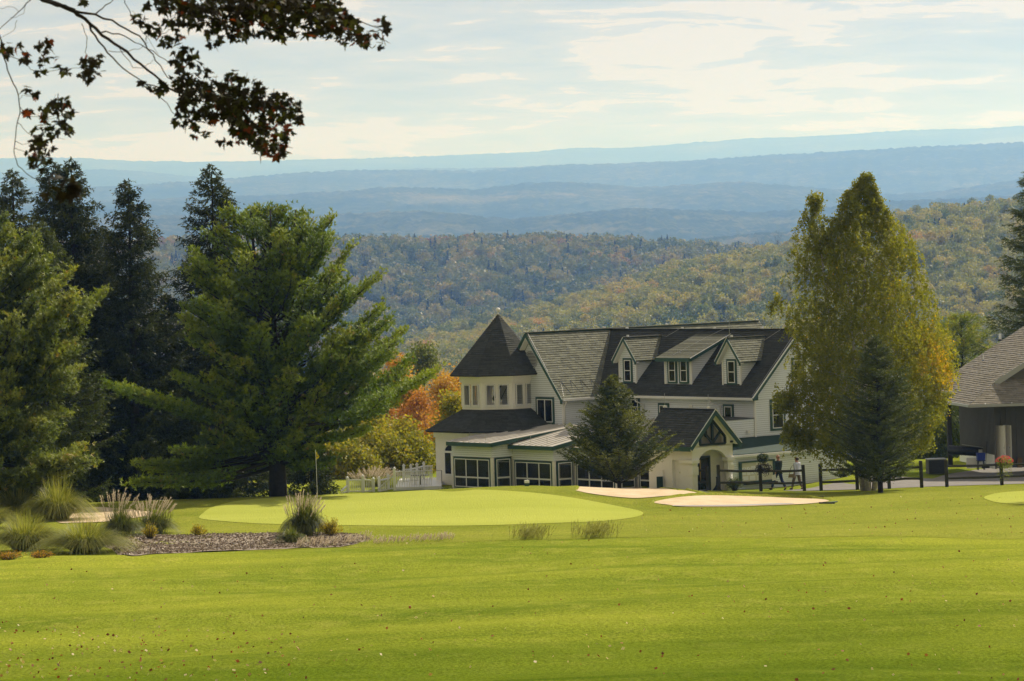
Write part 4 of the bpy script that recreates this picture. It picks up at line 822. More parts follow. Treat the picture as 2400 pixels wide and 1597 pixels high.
def scatter(name, pts, scales, protos, label, cat):
    me = bpy.data.meshes.new(name); me.vertices.add(len(pts)); me.vertices.foreach_set('co', np.asarray(pts, np.float32).ravel())
    for nm, data, ty in (('scl', scales, 'FLOAT'), ('idx', RNG.integers(0, len(protos), len(pts)), 'INT'), ('rot', RNG.random(len(pts)) * 6.283, 'FLOAT')):
        a = me.attributes.new(nm, ty, 'POINT'); a.data.foreach_set('value', np.asarray(data, np.float32 if ty == 'FLOAT' else np.int32))
    o = link(name, me); tag(o, label, cat, kind='stuff')
    g = bpy.data.node_groups.new(name, 'GeometryNodeTree'); g.interface.new_socket('Geometry', in_out='INPUT', socket_type='NodeSocketGeometry'); g.interface.new_socket('Geometry', in_out='OUTPUT', socket_type='NodeSocketGeometry')
    N = g.nodes; L = g.links; gi = N.new('NodeGroupInput'); go = N.new('NodeGroupOutput'); ip = N.new('GeometryNodeInstanceOnPoints')
    L.new(gi.outputs[0], ip.inputs['Points']); gtoi = N.new('GeometryNodeGeometryToInstance')
    for p in reversed(protos):
        oi = N.new('GeometryNodeObjectInfo'); oi.inputs['Object'].default_value = p; oi.inputs['As Instance'].default_value = True; L.new(oi.outputs['Geometry'], gtoi.inputs[0])
    L.new(gtoi.outputs[0], ip.inputs['Instance']); ip.inputs['Pick Instance'].default_value = True
    def na(nm, ty):
        n = N.new('GeometryNodeInputNamedAttribute'); n.data_type = ty; n.inputs['Name'].default_value = nm; return n.outputs['Attribute']
    L.new(na('idx', 'INT'), ip.inputs['Instance Index']); L.new(na('scl', 'FLOAT'), ip.inputs['Scale'])
    cx = N.new('ShaderNodeCombineXYZ'); L.new(na('rot', 'FLOAT'), cx.inputs[2]); L.new(cx.outputs[0], ip.inputs['Rotation'])
    # single-object join: geometry to instance wraps all; join first
    L.new(ip.outputs[0], go.inputs[0]); md = o.modifiers.new('scatter', 'NODES'); md.node_group = g
    return o
RA = [(.0, (.06, .085, .03)), (.2, (.11, .14, .04)), (.42, (.21, .21, .055)), (.62, (.30, .27, .07)), (.80, (.38, .29, .07)), (.93, (.40, .19, .055)), (1.0, (.24, .09, .04))]
RBM = [(.0, (.045, .068, .024)), (.3, (.10, .125, .035)), (.55, (.20, .19, .05)), (.78, (.30, .22, .055)), (.92, (.24, .11, .035)), (1.0, (.13, .06, .028))]
MFA = foliage_mat('hillside_leaves', RA, .3, use_inst=True); MFB = foliage_mat('ridge_leaves', RBM, .25, use_inst=True)
MFC = foliage_mat('hillside_conifer', [(0, (.018, .032, .016)), (1, (.04, .055, .022))], .1)
def make_forest():
    pa = [crown_proto('tree_crown', 10 + k, 10.5, 12.5, 700, .95, MFA) for k in range(9)] + [crown_proto('conifer_crown', 30, 5, 11, 420, .8, MFC, 'cone')]
    def pts(hill, n, y0, y1, pxr, smin, smax, ybias=1.0, mask=None):
        Y = y0 + (y1 - y0) * RNG.random(n) ** ybias; px = pxr[0] + (pxr[1] - pxr[0]) * RNG.random(n); X = (px - 1200) / F * Y
        Z = hill.z(X, Y); sc = smin + (smax - smin) * RNG.random(n) ** 1.3
        return np.stack([X, Y, Z - .3], 1), sc
    p, s = pts(HA, 7500, 1070, 2060, (450, 2750), .55, 1.1); scatter('hillside_woods', p, s, pa, 'olive and gold autumn woods covering the slope behind the clubhouse', 'woods')
    pb = [crown_proto('tree_crown', 60 + k, 11.0, 13.5, 340, 1.5, MFB) for k in range(9)] + [crown_proto('conifer_crown', 31, 6, 15, 300, 1.1, MFC, 'cone')]
    p, s = pts(HB, 6500, 2310, 3040, (50, 2300), .7, 1.35); scatter('ridge_woods', p, s, pb, 'dark rust and green woods along the nearest blue shaded ridge', 'woods')
    # edge of wood falling away behind the house, left of the turret
    Y = 330 + 480 * RNG.random(700); px = 300 + 1000 * RNG.random(700); X = (px - 1200) / F * Y
    scatter('valley_edge_woods', np.stack([X, Y, hz(X, Y) - .3], 1), .6 + .5 * RNG.random(700), pa, 'loose autumn woods in the dip between the clubhouse and the hillside', 'woods')
make_forest()
# haze: one box of thin air
def haze():
    m = new_mat('haze_air'); nt = m.node_tree; N = nt.nodes; N.remove(N['Principled BSDF']); v = N.new('ShaderNodeVolumePrincipled'); nt.links.new(v.outputs[0], N['Material Output'].inputs['Volume'])
    v.inputs['Color'].default_value = (.22, .44, 1.0, 1); v.inputs['Absorption Color'].default_value = (1, 1, 1, 1); v.inputs['Density'].default_value = HAZE_D; v.inputs['Anisotropy'].default_value = .45
    o = MB().box(-15000, 15000, -60, 36500, -251.5, 1100).build('haze', m); tag(o, kind='stuff'); tag(o, 'pale blue autumn haze lying over the valley and far ridges', 'haze')
HAZE_D = 1.12e-4
haze()
# ------------------------------------------------------------------ trees
def needles(P0, P1, per, length, width, ang, r, t0=0.0, grav=0.0):
    """spiky needle triangles round line segments P0->P1 (n,3)"""
    P0 = np.asarray(P0, float); P1 = np.asarray(P1, float); n = len(P0); D = P1 - P0; Ln = np.linalg.norm(D, axis=1, keepdims=True); D = D / np.maximum(Ln, 1e-6)
    idx = np.repeat(np.arange(n), per); t = t0 + (1 - t0) * r.random(n * per); B = P0[idx] + (P1 - P0)[idx] * t[:, None]; d = D[idx]
    q = r.normal(size=(n * per, 3)); q -= d * (q * d).sum(1)[:, None]; q /= np.linalg.norm(q, axis=1)[:, None]
    a = ang * (.6 + .8 * r.random(n * per)); dirn = d * np.cos(a)[:, None] + q * np.sin(a)[:, None]; dirn[:, 2] -= grav
    l = (length * (.7 + .6 * r.random(n * per)))[:, None]; s = np.cross(dirn, q); s /= np.maximum(np.linalg.norm(s, axis=1), 1e-6)[:, None]; s *= width / 2
    V = np.stack([B - s, B + s, B + dirn * l], 1).reshape(-1, 3)
    return V, np.arange(3 * n * per).reshape(-1, 3), idx
def rot_about(v, ax, a):
    ax = ax / np.linalg.norm(ax); return v * math.cos(a) + np.cross(ax, v) * math.sin(a) + ax * np.dot(ax, v) * (1 - math.cos(a))
def conifer(name, h, env, loc, label, cat, mats, seed=1, nb=260, droop=.35, up=0.0, twl=.30, tw_per=16, per=9, nl=.075, nw=.018, zlow=.04, leader=.6, spread=.9, hang=0.0, group=None, lean=(0, 0), base_r=None, vary=0.0):
    """spruce/fir: whorled boughs, each a flat spray of needled twigs; env(t, az) = bough length at height fraction t"""
    r = np.random.default_rng(seed); root = empty(name, loc, 0, label, cat, group); br = base_r or h * .018
    tr = MB().tube([(0, 0, -.3), (lean[0] * .4, lean[1] * .4, h * .5), (lean[0], lean[1], h * .97)], [br, br * .6, .02], 8)
    S0 = []; S1 = []; tint = []
    for k in range(nb):
        t = zlow + (1 - zlow) * (k + r.random()) / nb; t = 1 - (1 - t) ** 1.0; az = r.random() * 2 * math.pi if k % 1 == 0 else 0
        L_ = env(t, az) * (.72 - vary + (.42 + vary) * r.random())
        if L_ < .05: continue
        z0 = t * h; d = np.array((math.cos(az), math.sin(az), 0.0)); side = np.array((-d[1], d[0], 0)); base = np.array((lean[0] * t, lean[1] * t, z0))
        n = 6; pts = []
        for i in range(n + 1):
            s = i / n; pts.append(base + d * L_ * s + np.array((0, 0, L_ * (up * s - droop * s * (1.3 - s * .9) + .12 * s ** 3))))
        pts = np.array(pts)
        if L_ > .5: tr.tube([tuple(p) for p in pts], [max(.008, .012 * L_ * (1 - .8 * i / n) + .004) for i in range(n + 1)], 3, cap=False)
        m = max(3, int(tw_per * L_)); tb = r.random() * .5 + .25
        for j in range(m):
            s = (.12 + .88 * ((j + r.random()) / m)); f = s * n; i = min(n - 1, int(f)); p = pts[i] + (pts[i + 1] - pts[i]) * (f - i)
            tl = twl * (1.25 - .55 * s) * (.6 + .8 * r.random()) * min(1, .45 + L_ * .4); sg = 1 if r.random() < .5 else -1; a = (.5 + .7 * r.random())
            e = d * math.cos(a) + side * sg * math.sin(a) * spread; e[2] += (r.random() - .5) * .35 + up * .4 - hang * r.random()
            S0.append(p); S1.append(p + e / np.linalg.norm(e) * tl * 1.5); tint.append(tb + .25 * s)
        S0.append(pts[-2]); S1.append(pts[-1] + (pts[-1] - pts[-2]) * .5); tint.append(tb + .3)
    S0.append((lean[0], lean[1], h * .93)); S1.append((lean[0], lean[1], h * 1.0 + .1)); tint.append(.5)
    V, Fq, idx = needles(S0, S1, per, nl, nw, .75, r); rnd = np.clip(np.array(tint)[idx] + (r.random(len(idx)) - .5) * .3, 0, 1)
    # twig core so that the sprays are not hollow
    tr.build('trunk', mats[1], root); link('crown', fast_mesh('crown', V, Fq, rnd), mats[0], root)
    return root
def spruce_env(R, p=.9, bottom=.85): return lambda t, az: R * (1 - t) ** p * (1 if t > .12 else bottom + (1 - bottom) * t / .12) + .06
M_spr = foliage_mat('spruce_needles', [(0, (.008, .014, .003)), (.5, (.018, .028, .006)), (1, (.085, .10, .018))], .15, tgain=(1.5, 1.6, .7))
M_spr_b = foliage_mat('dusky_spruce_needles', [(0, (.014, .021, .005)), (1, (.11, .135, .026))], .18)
M_fir = foliage_mat('fir_needles', [(0, (.018, .032, .007)), (.6, (.06, .085, .016)), (1, (.22, .24, .045))], .2, tgain=(1.6, 1.5, .6))
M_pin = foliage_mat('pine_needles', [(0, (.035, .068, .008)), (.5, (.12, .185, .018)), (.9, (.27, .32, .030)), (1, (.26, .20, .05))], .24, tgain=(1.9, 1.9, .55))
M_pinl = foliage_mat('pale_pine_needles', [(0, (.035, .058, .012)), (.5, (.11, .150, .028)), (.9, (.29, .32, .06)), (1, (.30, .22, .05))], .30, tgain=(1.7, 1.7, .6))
def at_px(px, py, Y): x = P(px, py, Y)[0]; return (x, Y, H(x, Y))
def top_h(px, top, Y, z0): return P(px, top, Y)[2] - z0
# dark spruces on the left (px of trunk, row of tip, distance, half width m)
lab = ['tall dark spruce at the far left, its tip just right of the bright pine', 'dark spruce with a double top, second tall spire from the left', 'slim dark spruce beside the double-topped one, its crown overlapping it', 'narrow dark spruce standing alone against the blue hills', 'dark spruce rising behind the big white pine, its spire above the crown', 'dark spruce in the gap between the left pine and the tall spires', 'shaded low-branched spruce filling the gap left of the white pine', 'dark blunt spruce between the double top and the lone spire', 'small drooping dark spruce at the right foot of the white pine', 'dark spruce trunked tree standing just left of the white pine trunk']
for i, (px, top, Y, R, nb, sd) in enumerate([(50, 398, 176, 2.6, 330, 1), (144, 374, 180, 2.7, 340, 2), (188, 372, 179, 3.0, 380, 3), (321, 422, 178, 2.9, 360, 4), (517, 386, 183, 3.2, 340, 5), (110, 520, 172, 3.3, 300, 6), (400, 690, 182, 3.3, 260, 7), (250, 540, 184, 3.4, 300, 8), (730, 1010, 178, 1.1, 110, 9), (545, 760, 180, 3.0, 220, 10)]):
    loc = at_px(px, 1150, Y); h = top_h(px, top, Y, loc[2])
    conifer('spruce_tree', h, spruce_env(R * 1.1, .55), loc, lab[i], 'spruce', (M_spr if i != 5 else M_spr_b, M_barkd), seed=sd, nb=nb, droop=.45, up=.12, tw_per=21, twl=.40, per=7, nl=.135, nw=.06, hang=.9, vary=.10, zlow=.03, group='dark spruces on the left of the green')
# fir in front of the porch, spruce in front of the birch, dark spruce at the right edge
loc = at_px(1452, 1150, 171); loc = (loc[0], loc[1], H(loc[0], loc[1]))
conifer('fir_tree', top_h(1437, 878, 171, loc[2]), lambda t, az: 3.0 * (1 - t) ** .92 * (1 if t > .1 else .75 + 2.5 * t), loc, 'young fir with upswept yellow-green tips in front of the glass porch', 'fir', (M_fir, M_barkd), seed=21, nb=320, droop=.0, up=.40, vary=.14, tw_per=20, twl=.30, per=10, nl=.09, nw=.036, zlow=.05, hang=.0, lean=(-.15, 0))
loc = at_px(2064, 1162, 167)
conifer('spruce_tree', top_h(2050, 790, 167, loc[2]), lambda t, az: 2.8 * (1 - t) ** .62 * (.55 + .45 * min(1, t / .28)), loc, 'dark young spruce standing on the lawn in front of the birch', 'spruce', (M_spr_b, M_barkd), seed=22, nb=340, vary=.12, droop=.08, up=.30, tw_per=18, twl=.28, per=10, nl=.09, nw=.034, zlow=.06, hang=.1)
loc = (P(2440, 1100, 206)[0], 206, -13.2)
conifer('spruce_tree', top_h(2440, 380, 206, loc[2]), spruce_env(4.6, .8), loc, 'big blue-black spruce behind the cart barn roof at the right edge', 'spruce', (M_spr_b, M_barkd), seed=23, nb=200, droop=.25, up=.1, tw_per=15, twl=.5, per=12, nl=.15, nw=.045, hang=.5)
loc = (P(2262, 1100, 215)[0], 215, -13.6)
conifer('pine_tree', top_h(2262, 745, 215, loc[2]), spruce_env(3.2, .5), loc, 'small green pine with rusty needles showing over the cart barn roof', 'pine', (M_pinl, M_barkd), seed=24, nb=150, droop=-.3, up=.5, tw_per=11, twl=.5, per=12, nl=.2, nw=.04)
# white pines with layered plumes
def white_pine(loc, h, boughs, label, seed, mat, leaders=((0, 0),), density=1.0, trunk_r=.34, s0=.36):
    r = np.random.default_rng(seed); root = empty('pine_tree', loc, 0, label, 'pine')
    tr = MB(); S0 = []; S1 = []; tint = []
    for (lx, ly) in leaders:
        tr.tube([(0, 0, -.4), (0, 0, h * .10), (lx * .35, ly * .35, h * .35), (lx * .8, ly * .8, h * .7), (lx, ly, h * .97)], [trunk_r * 1.25, trunk_r, trunk_r * .62, trunk_r * .3, .03], 10)
    for (az, zb, L_, rise, curve) in boughs:
        lx, ly = leaders[int(r.integers(0, len(leaders)))]; t = zb / h; k = min(1, max(0, (t - .1) / .8)); base = np.array((lx * k, ly * k, zb)); d = np.array((math.cos(az), math.sin(az), 0.)); side = np.array((-d[1], d[0], 0))
        n = 9; pts = [base + d * L_ * (i / n) + np.array((0, 0, L_ * (rise * (i / n) + curve * ((i / n) ** 2 - (i / n))))) + side * (.10 * L_ * math.sin(i * .7 + az * 3) * (i / n)) for i in range(n + 1)]
        tr.tube([tuple(p) for p in pts], [max(.010, .013 * L_ * (1 - .88 * i / n) + .008) for i in range(n + 1)], 5, cap=False)
        m = int((6 + 6.5 * L_) * density); tb = .15 + .5 * r.random()
        for j in range(m):
            s = s0 + (1 - s0) * ((j + r.random()) / m) ** .8; f = s * n; i = min(n - 1, int(f)); p = pts[i] + (pts[i + 1] - pts[i]) * (f - i)
            bl = (.30 + .17 * L_ * (1.15 - s)) * (.6 + .7 * r.random()) ; sg = 1 if r.random() < .5 else -1; a = .35 + .75 * r.random()
            dd = (pts[i + 1] - pts[i]); dd = dd / np.linalg.norm(dd); e = dd * math.cos(a) + side * sg * math.sin(a); e[2] += -.05 + (.18 + .6 * t) * r.random(); e /= np.linalg.norm(e)
            q = p + e * bl
            if j % 2 == 0: tr.tube([tuple(p), tuple(q)], [.014, .006], 3, cap=False)
            nt_ = max(4, int(bl / .085))
            for w in range(nt_):
                c = p + e * bl * (.2 + .8 * (w + r.random()) / nt_) + r.normal(size=3) * np.array((.10, .10, .075)) * (1 + bl * .4)
                g = e * .6 + np.array((0, 0, .55)) + r.normal(size=3) * .35; g /= np.linalg.norm(g)
                S0.append(c); S1.append(c + g * .10); tint.append(tb * .8 + .65 * (s - .5) + .12 * r.random() + (.4 if r.random() < .015 else 0))  # brighter towards bough ends: pale new growth plus sunlight put into the tint
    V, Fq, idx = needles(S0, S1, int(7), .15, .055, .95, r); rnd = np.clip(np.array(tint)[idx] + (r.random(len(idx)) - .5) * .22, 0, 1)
    tr.build('trunk', M_barkd, root, smooth=True); link('crown', fast_mesh('crown', V, Fq, rnd), mat, root); return root
def hero_pine():
    Y = 162; px0, base, top = 652, 1157, 472; loc = at_px(px0, base, Y); h = top_h(px0, top, Y, loc[2]); r = np.random.default_rng(77); k = F / Y   # px per metre
    # silhouette half widths in px (tip rows): (row, left, right)
    ENV = [(472, 40, 45), (500, 105, 100), (560, 170, 155), (640, 215, 195), (700, 230, 235), (770, 225, 255), (840, 200, 245), (890, 180, 215), (940, 165, 190), (1000, 170, 165), (1060, 195, 145), (1100, 180, 120)]
    er = np.array(ENV, float)
    bs = []
    for i in range(250):
        row = 480 + (1085 - 480) * ((i + r.random()) / 250) ** 1.15; zt = (base - row) / k; az = r.random() * 2 * math.pi; cx = math.cos(az)
        lw = np.interp(row, er[:, 0], er[:, 1]) / k; rw = np.interp(row, er[:, 0], er[:, 2]) / k; w = (rw if cx > 0 else lw) * abs(cx) + (lw + rw) / 2 * .85 * (1 - abs(cx))
        L_ = w * (.80 + .25 * r.random()) * (1 if r.random() < .8 else .7)
        tz = zt / h; rise = (.62 if cx > 0 else .42) + .6 * max(0, tz - .55) * 1.8 if tz > .2 else (.18 if cx > 0 else .05)
        rise *= (.8 + .4 * r.random()); zb = max(h * .12, zt - L_ * rise)
        if zb > h * .96: zb = h * .95
        bs.append((az, zb, L_, (zt - zb) / max(L_, .2), .22 + .1 * r.random()))
    # named long boughs seen in the photograph (row & px of the tip, row of the fork)
    for (tx, trow, brow) in [(1022, 866, 1005), (1015, 880, 1025), (1005, 900, 1035), (948, 745, 900), (955, 780, 905), (880, 650, 790), (275, 885, 1000), (300, 905, 1005), (420, 870, 980), (310, 1108, 1070), (330, 1075, 1050), (420, 1050, 1040), (360, 1090, 1060), (960, 945, 1000), (930, 970, 1015), (880, 1010, 1040), (860, 690, 830), (940, 832, 935), (905, 850, 940), (985, 900, 985)]:
        dx = (tx - px0) / k; zt = (base - trow) / k; zb = (base - brow) / k
        for q in range(2):
            az = (0 if dx > 0 else math.pi) + r.normal() * .30 + (.25 if q else -.25); bs.append((az, max(h * .1, zb + r.normal() * .15), abs(dx) / max(.75, abs(math.cos(az))) * (1 - .12 * q), (zt - zb) / abs(dx), .18))
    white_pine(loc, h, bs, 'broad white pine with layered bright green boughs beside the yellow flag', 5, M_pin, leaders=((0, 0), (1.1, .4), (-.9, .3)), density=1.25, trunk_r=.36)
hero_pine()
def left_pine():
    Y = 150; px0, base, top = -70, 1180, 470; loc = at_px(px0, base, Y); h = top_h(px0, top, Y, loc[2]); r = np.random.default_rng(78); k = F / Y
    ENV = np.array([(470, 60, 60), (520, 120, 130), (600, 200, 220), (680, 250, 270), (760, 250, 255), (850, 260, 235), (950, 260, 230), (1050, 260, 270), (1100, 240, 210)], float); bs = []
    for i in range(160):
        row = 480 + (1100 - 480) * ((i + r.random()) / 160); zt = (base - row) / k; az = r.normal() * 1.3; cx = math.cos(az); w = np.interp(row, ENV[:, 0], ENV[:, 2]) / k
        L_ = w * (.75 + .3 * r.random()) / 1.0; rise = .45 + .5 * r.random() if row < 800 else .15 + .2 * r.random(); zb = max(h * .1, zt - L_ * rise); bs.append((az, min(zb, h * .95), L_, (zt - zb) / L_, .22))
    for (tx, trow, brow) in [(215, 690, 800), (225, 680, 790), (180, 855, 900), (165, 880, 910), (222, 1045, 1040), (215, 1060, 1030), (200, 740, 830), (160, 950, 960), (150, 620, 740)]:
        dx = (tx - px0) / k; zt = (base - trow) / k; zb = (base - brow) / k
        for q in range(3): az = r.normal() * .25; bs.append((az, zb + r.normal() * .12, dx / math.cos(az) * (1 - .1 * q), (zt - zb) / dx, .16))
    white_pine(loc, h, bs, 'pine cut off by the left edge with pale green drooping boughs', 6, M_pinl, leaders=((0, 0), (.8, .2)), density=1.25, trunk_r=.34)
left_pine()
# leafy trees
def leafy(name, loc, h, blobs, nleaf, ls, mat, label, cat, seed, trunkmat=None, trunk_r=.12, shell=.55, limbs=True, group=None, tintf=None, low=.15, nbr=40, stems=((0, 0),)):
    """trunk, limbs reaching into clumps (blobs: x,y,z,r), leaves spread through the clumps"""
    r = np.random.default_rng(seed); root = empty(name, loc, 0, label, cat, group); tr = MB(); B = np.array(blobs, float)
    for sx, sy in stems: tr.tube([(sx * .1, sy * .1, -.3), (sx * .5, sy * .5, h * .3), (sx, sy, h * .6), (sx * 1.1, sy * 1.1, h * .93)], [trunk_r, trunk_r * .75, trunk_r * .45, trunk_r * .12], 7)
    for k in range(min(nbr, len(B))):
        b = B[k]; sx, sy = stems[k % len(stems)]; z0 = max(h * low, b[2] - abs(math.hypot(b[0] - sx, b[1] - sy)) * .8 - .5 * b[3]); f = z0 / h; p0 = np.array((sx * f, sy * f, z0)); p2 = b[:3]; p1 = (p0 + p2) / 2 + np.array((0, 0, -.12 * np.linalg.norm(p2 - p0)))
        tr.tube([tuple(p0), tuple(p1), tuple(p2)], [trunk_r * .32, trunk_r * .2, trunk_r * .06], 4, cap=False)
        for q in range(3): e = r.normal(size=3); e /= np.linalg.norm(e); tr.tube([tuple(p2), tuple(p2 + e * b[3] * .8)], [trunk_r * .06, .006], 3, cap=False)
    w = B[:, 3] ** 2; k = r.choice(len(B), nleaf, p=w / w.sum()); d = r.normal(size=(nleaf, 3)); d /= np.linalg.norm(d, axis=1)[:, None]
    # leaves gather in sprays
    ns = nleaf // 9; ks = r.choice(len(B), ns, p=w / w.sum()); ds = r.normal(size=(ns, 3)); ds /= np.linalg.norm(ds, axis=1)[:, None]; SC_ = B[ks, :3] + ds * B[ks, 3:4] * (shell + (1.05 - shell) * r.random((ns, 1)))
    si = r.integers(0, ns, nleaf); C_ = SC_[si] + r.normal(size=(nleaf, 3)) * ls * 1.6
    V, Fq = leaf_quads(C_, ls, r); tn = r.random(len(B)); rnd = .45 * tn[ks[si]] + .25 * r.random(ns)[si] + .3 * r.random(nleaf)
    if tintf is not None: rnd = np.clip(rnd * .55 + tintf(C_), 0, 1)
    tr.build('trunk', trunkmat or M_bark, root, smooth=True); link('crown', fast_mesh('crown', V, Fq, rnd), mat, root); return root
def round_blobs(r, n, w, h, z0=.3): 
    out = []
    for k in range(n):
        a = r.random() * 6.283; t = r.random(); rad = w / 2 * math.sin(math.pi * min(.97, .12 + .85 * t)) * (.35 + .65 * r.random()) * .8; out.append((rad * math.cos(a), rad * math.sin(a), h * (z0 + (1 - z0) * (.05 + .87 * t)), w * (.10 + .09 * r.random())))
    return out
M_or = foliage_mat('orange_leaves', [(0, (.36, .18, .03)), (.4, (.46, .27, .035)), (.75, (.48, .33, .05)), (1, (.30, .31, .05))], .4, tgain=(1.5, 1.2, .7))
M_rd = foliage_mat('rust_leaves', [(0, (.28, .13, .035)), (.5, (.42, .22, .05)), (1, (.42, .30, .06))], .4, tgain=(1.5, 1.1, .7))
M_yg = foliage_mat('yellow_green_leaves', [(0, (.12, .15, .02)), (.5, (.24, .24, .03)), (.8, (.38, .30, .03)), (1, (.45, .22, .03))], .42, tgain=(1.6, 1.5, .6))
M_ol = foliage_mat('olive_leaves', [(0, (.06, .09, .02)), (.6, (.13, .15, .035)), (1, (.24, .19, .05))], .35)
auts = [(1040, 872, 246, 3.6, 'or', 'orange maple just left of the turret roof'), (985, 925, 236, 3.4, 'rd', 'rust orange tree between the white pine and the turret'), (1000, 985, 226, 2.8, 'or', 'orange tree right behind the white railing, next to the turret wall'), (1062, 925, 214, 2.2, 'yg', 'yellow-green tree peeping over the skirt roof of the turret'),
        (895, 985, 222, 4.2, 'yg', 'yellow-green tree with a dark bare stem left of the railing'), (950, 1000, 216, 3.0, 'yg', 'golden tree behind the lawn railing'), (840, 1010, 230, 3.8, 'yg', 'yellow tree under the long right boughs of the white pine'), (800, 1085, 212, 2.6, 'yg', 'low yellow shrub left of the white railing'),
        (560, 1060, 220, 4, 'yg', 'sunlit yellow-green thicket behind the white pine trunk'), (430, 1090, 216, 4, 'yg', 'sunlit yellow-green bush between the dark spruce trunks'), (940, 820, 300, 5.5, 'or', 'hazy orange tree above the tip of the long pine bough'), (1000, 800, 330, 5.5, 'ol', 'hazy olive tree left of the turret point'),
        (1080, 840, 290, 5, 'or', 'hazy gold tree close behind the turret cone'), (880, 860, 310, 6, 'ol', 'grey-olive tree seen through the pine boughs'), (1050, 1040, 224, 2.6, 'ol', 'dull olive bush hidden low behind the turret'), (700, 1075, 208, 3.2, 'ol', 'shaded olive shrub behind the flag'),
        (760, 1040, 204, 3.6, 'yg', 'yellow-green shrub right of the flag under the pine boughs'), (715, 1010, 212, 4.5, 'ol', 'olive tree directly behind the yellow flag'), (830, 1062, 203, 3.0, 'yg', 'low golden shrub left of the pale plume grass'), (870, 1020, 209, 3.6, 'yg', 'golden tree behind the pale plume grass'), (925, 1040, 206, 3.0, 'yg', 'small yellow-green tree behind the stair railing'), (975, 1035, 207, 2.6, 'yg', 'yellow shrub behind the upper deck railing'),
        (905, 930, 236, 4.2, 'rd', 'thin rust and orange tree above the golden trees'), (955, 900, 262, 4.6, 'or', 'hazy orange-brown tree between long pine bough and turret'), (620, 1075, 206, 5, 'ol', 'shaded green thicket right behind the white pine trunk'), (500, 1080, 206, 5, 'ol', 'shaded green thicket left of the white pine trunk'), (350, 1095, 205, 5, 'yg', 'yellow-green scrub glimpsed between the dark spruce trunks'),
        (2150, 1040, 214, 6, 'ol', 'dark green tree in shade behind the air conditioning unit'), (2240, 1000, 226, 6, 'ol', 'dark green tree in shade beside the barn post'), (2100, 900, 228, 6, 'yg', 'yellowing tree half hidden right behind the birch')]
MM = {'or': M_or, 'rd': M_rd, 'yg': M_yg, 'ol': M_ol}
for i, (px, top, Y, w, mk, lb) in enumerate(auts):
    loc = (P(px, 1100, Y)[0], Y, 0); loc = (loc[0], Y, H(loc[0], Y)); h = top_h(px, top, Y, loc[2]); r = np.random.default_rng(200 + i)
    if h < 1.2: h = 1.5
    leafy('autumn_tree' if h > 3.5 else 'shrub', loc, h, round_blobs(r, 26, w, h, .18), int(2600 + 950 * w), .18 if Y < 250 else .24, MM[mk], lb, 'tree' if h > 3.5 else 'shrub', 300 + i, trunk_r=.09 + .01 * h, group='autumn trees and shrubs behind the clubhouse green')
# bare trees on the skyline
def bare_tree(px, top, Y, h, lb, sd):
    x, _, z = P(px, top, Y); r = np.random.default_rng(sd); m = MB(); 
    def br(p, d, L_, rad, dep):
        q = p + d * L_; m.tube([tuple(p), tuple(q)], [rad, rad * .6], 4, cap=False)
        if dep:
            for k in range(4 if dep > 1 else 3): e = d + r.normal(size=3) * .45; e[2] += .15; e /= np.linalg.norm(e); br(p + d * L_ * (.45 + .5 * r.random()), e, L_ * .62, rad * .5, dep - 1)
    root = empty('bare_tree', (x, Y, z - h), 0, lb, 'tree', 'bare trees on the wooded skyline'); br(np.array((0, 0, 0.)), np.array((0, 0, 1.)), h * .5, .22, 4); m.build('trunk', M_bark, root)
bare_tree(1778, 556, 1980, 18, 'bare grey tree on the hill skyline, nearer the birch', 1); bare_tree(1822, 538, 1985, 21, 'taller bare grey tree on the skyline beside the birch crown', 2)
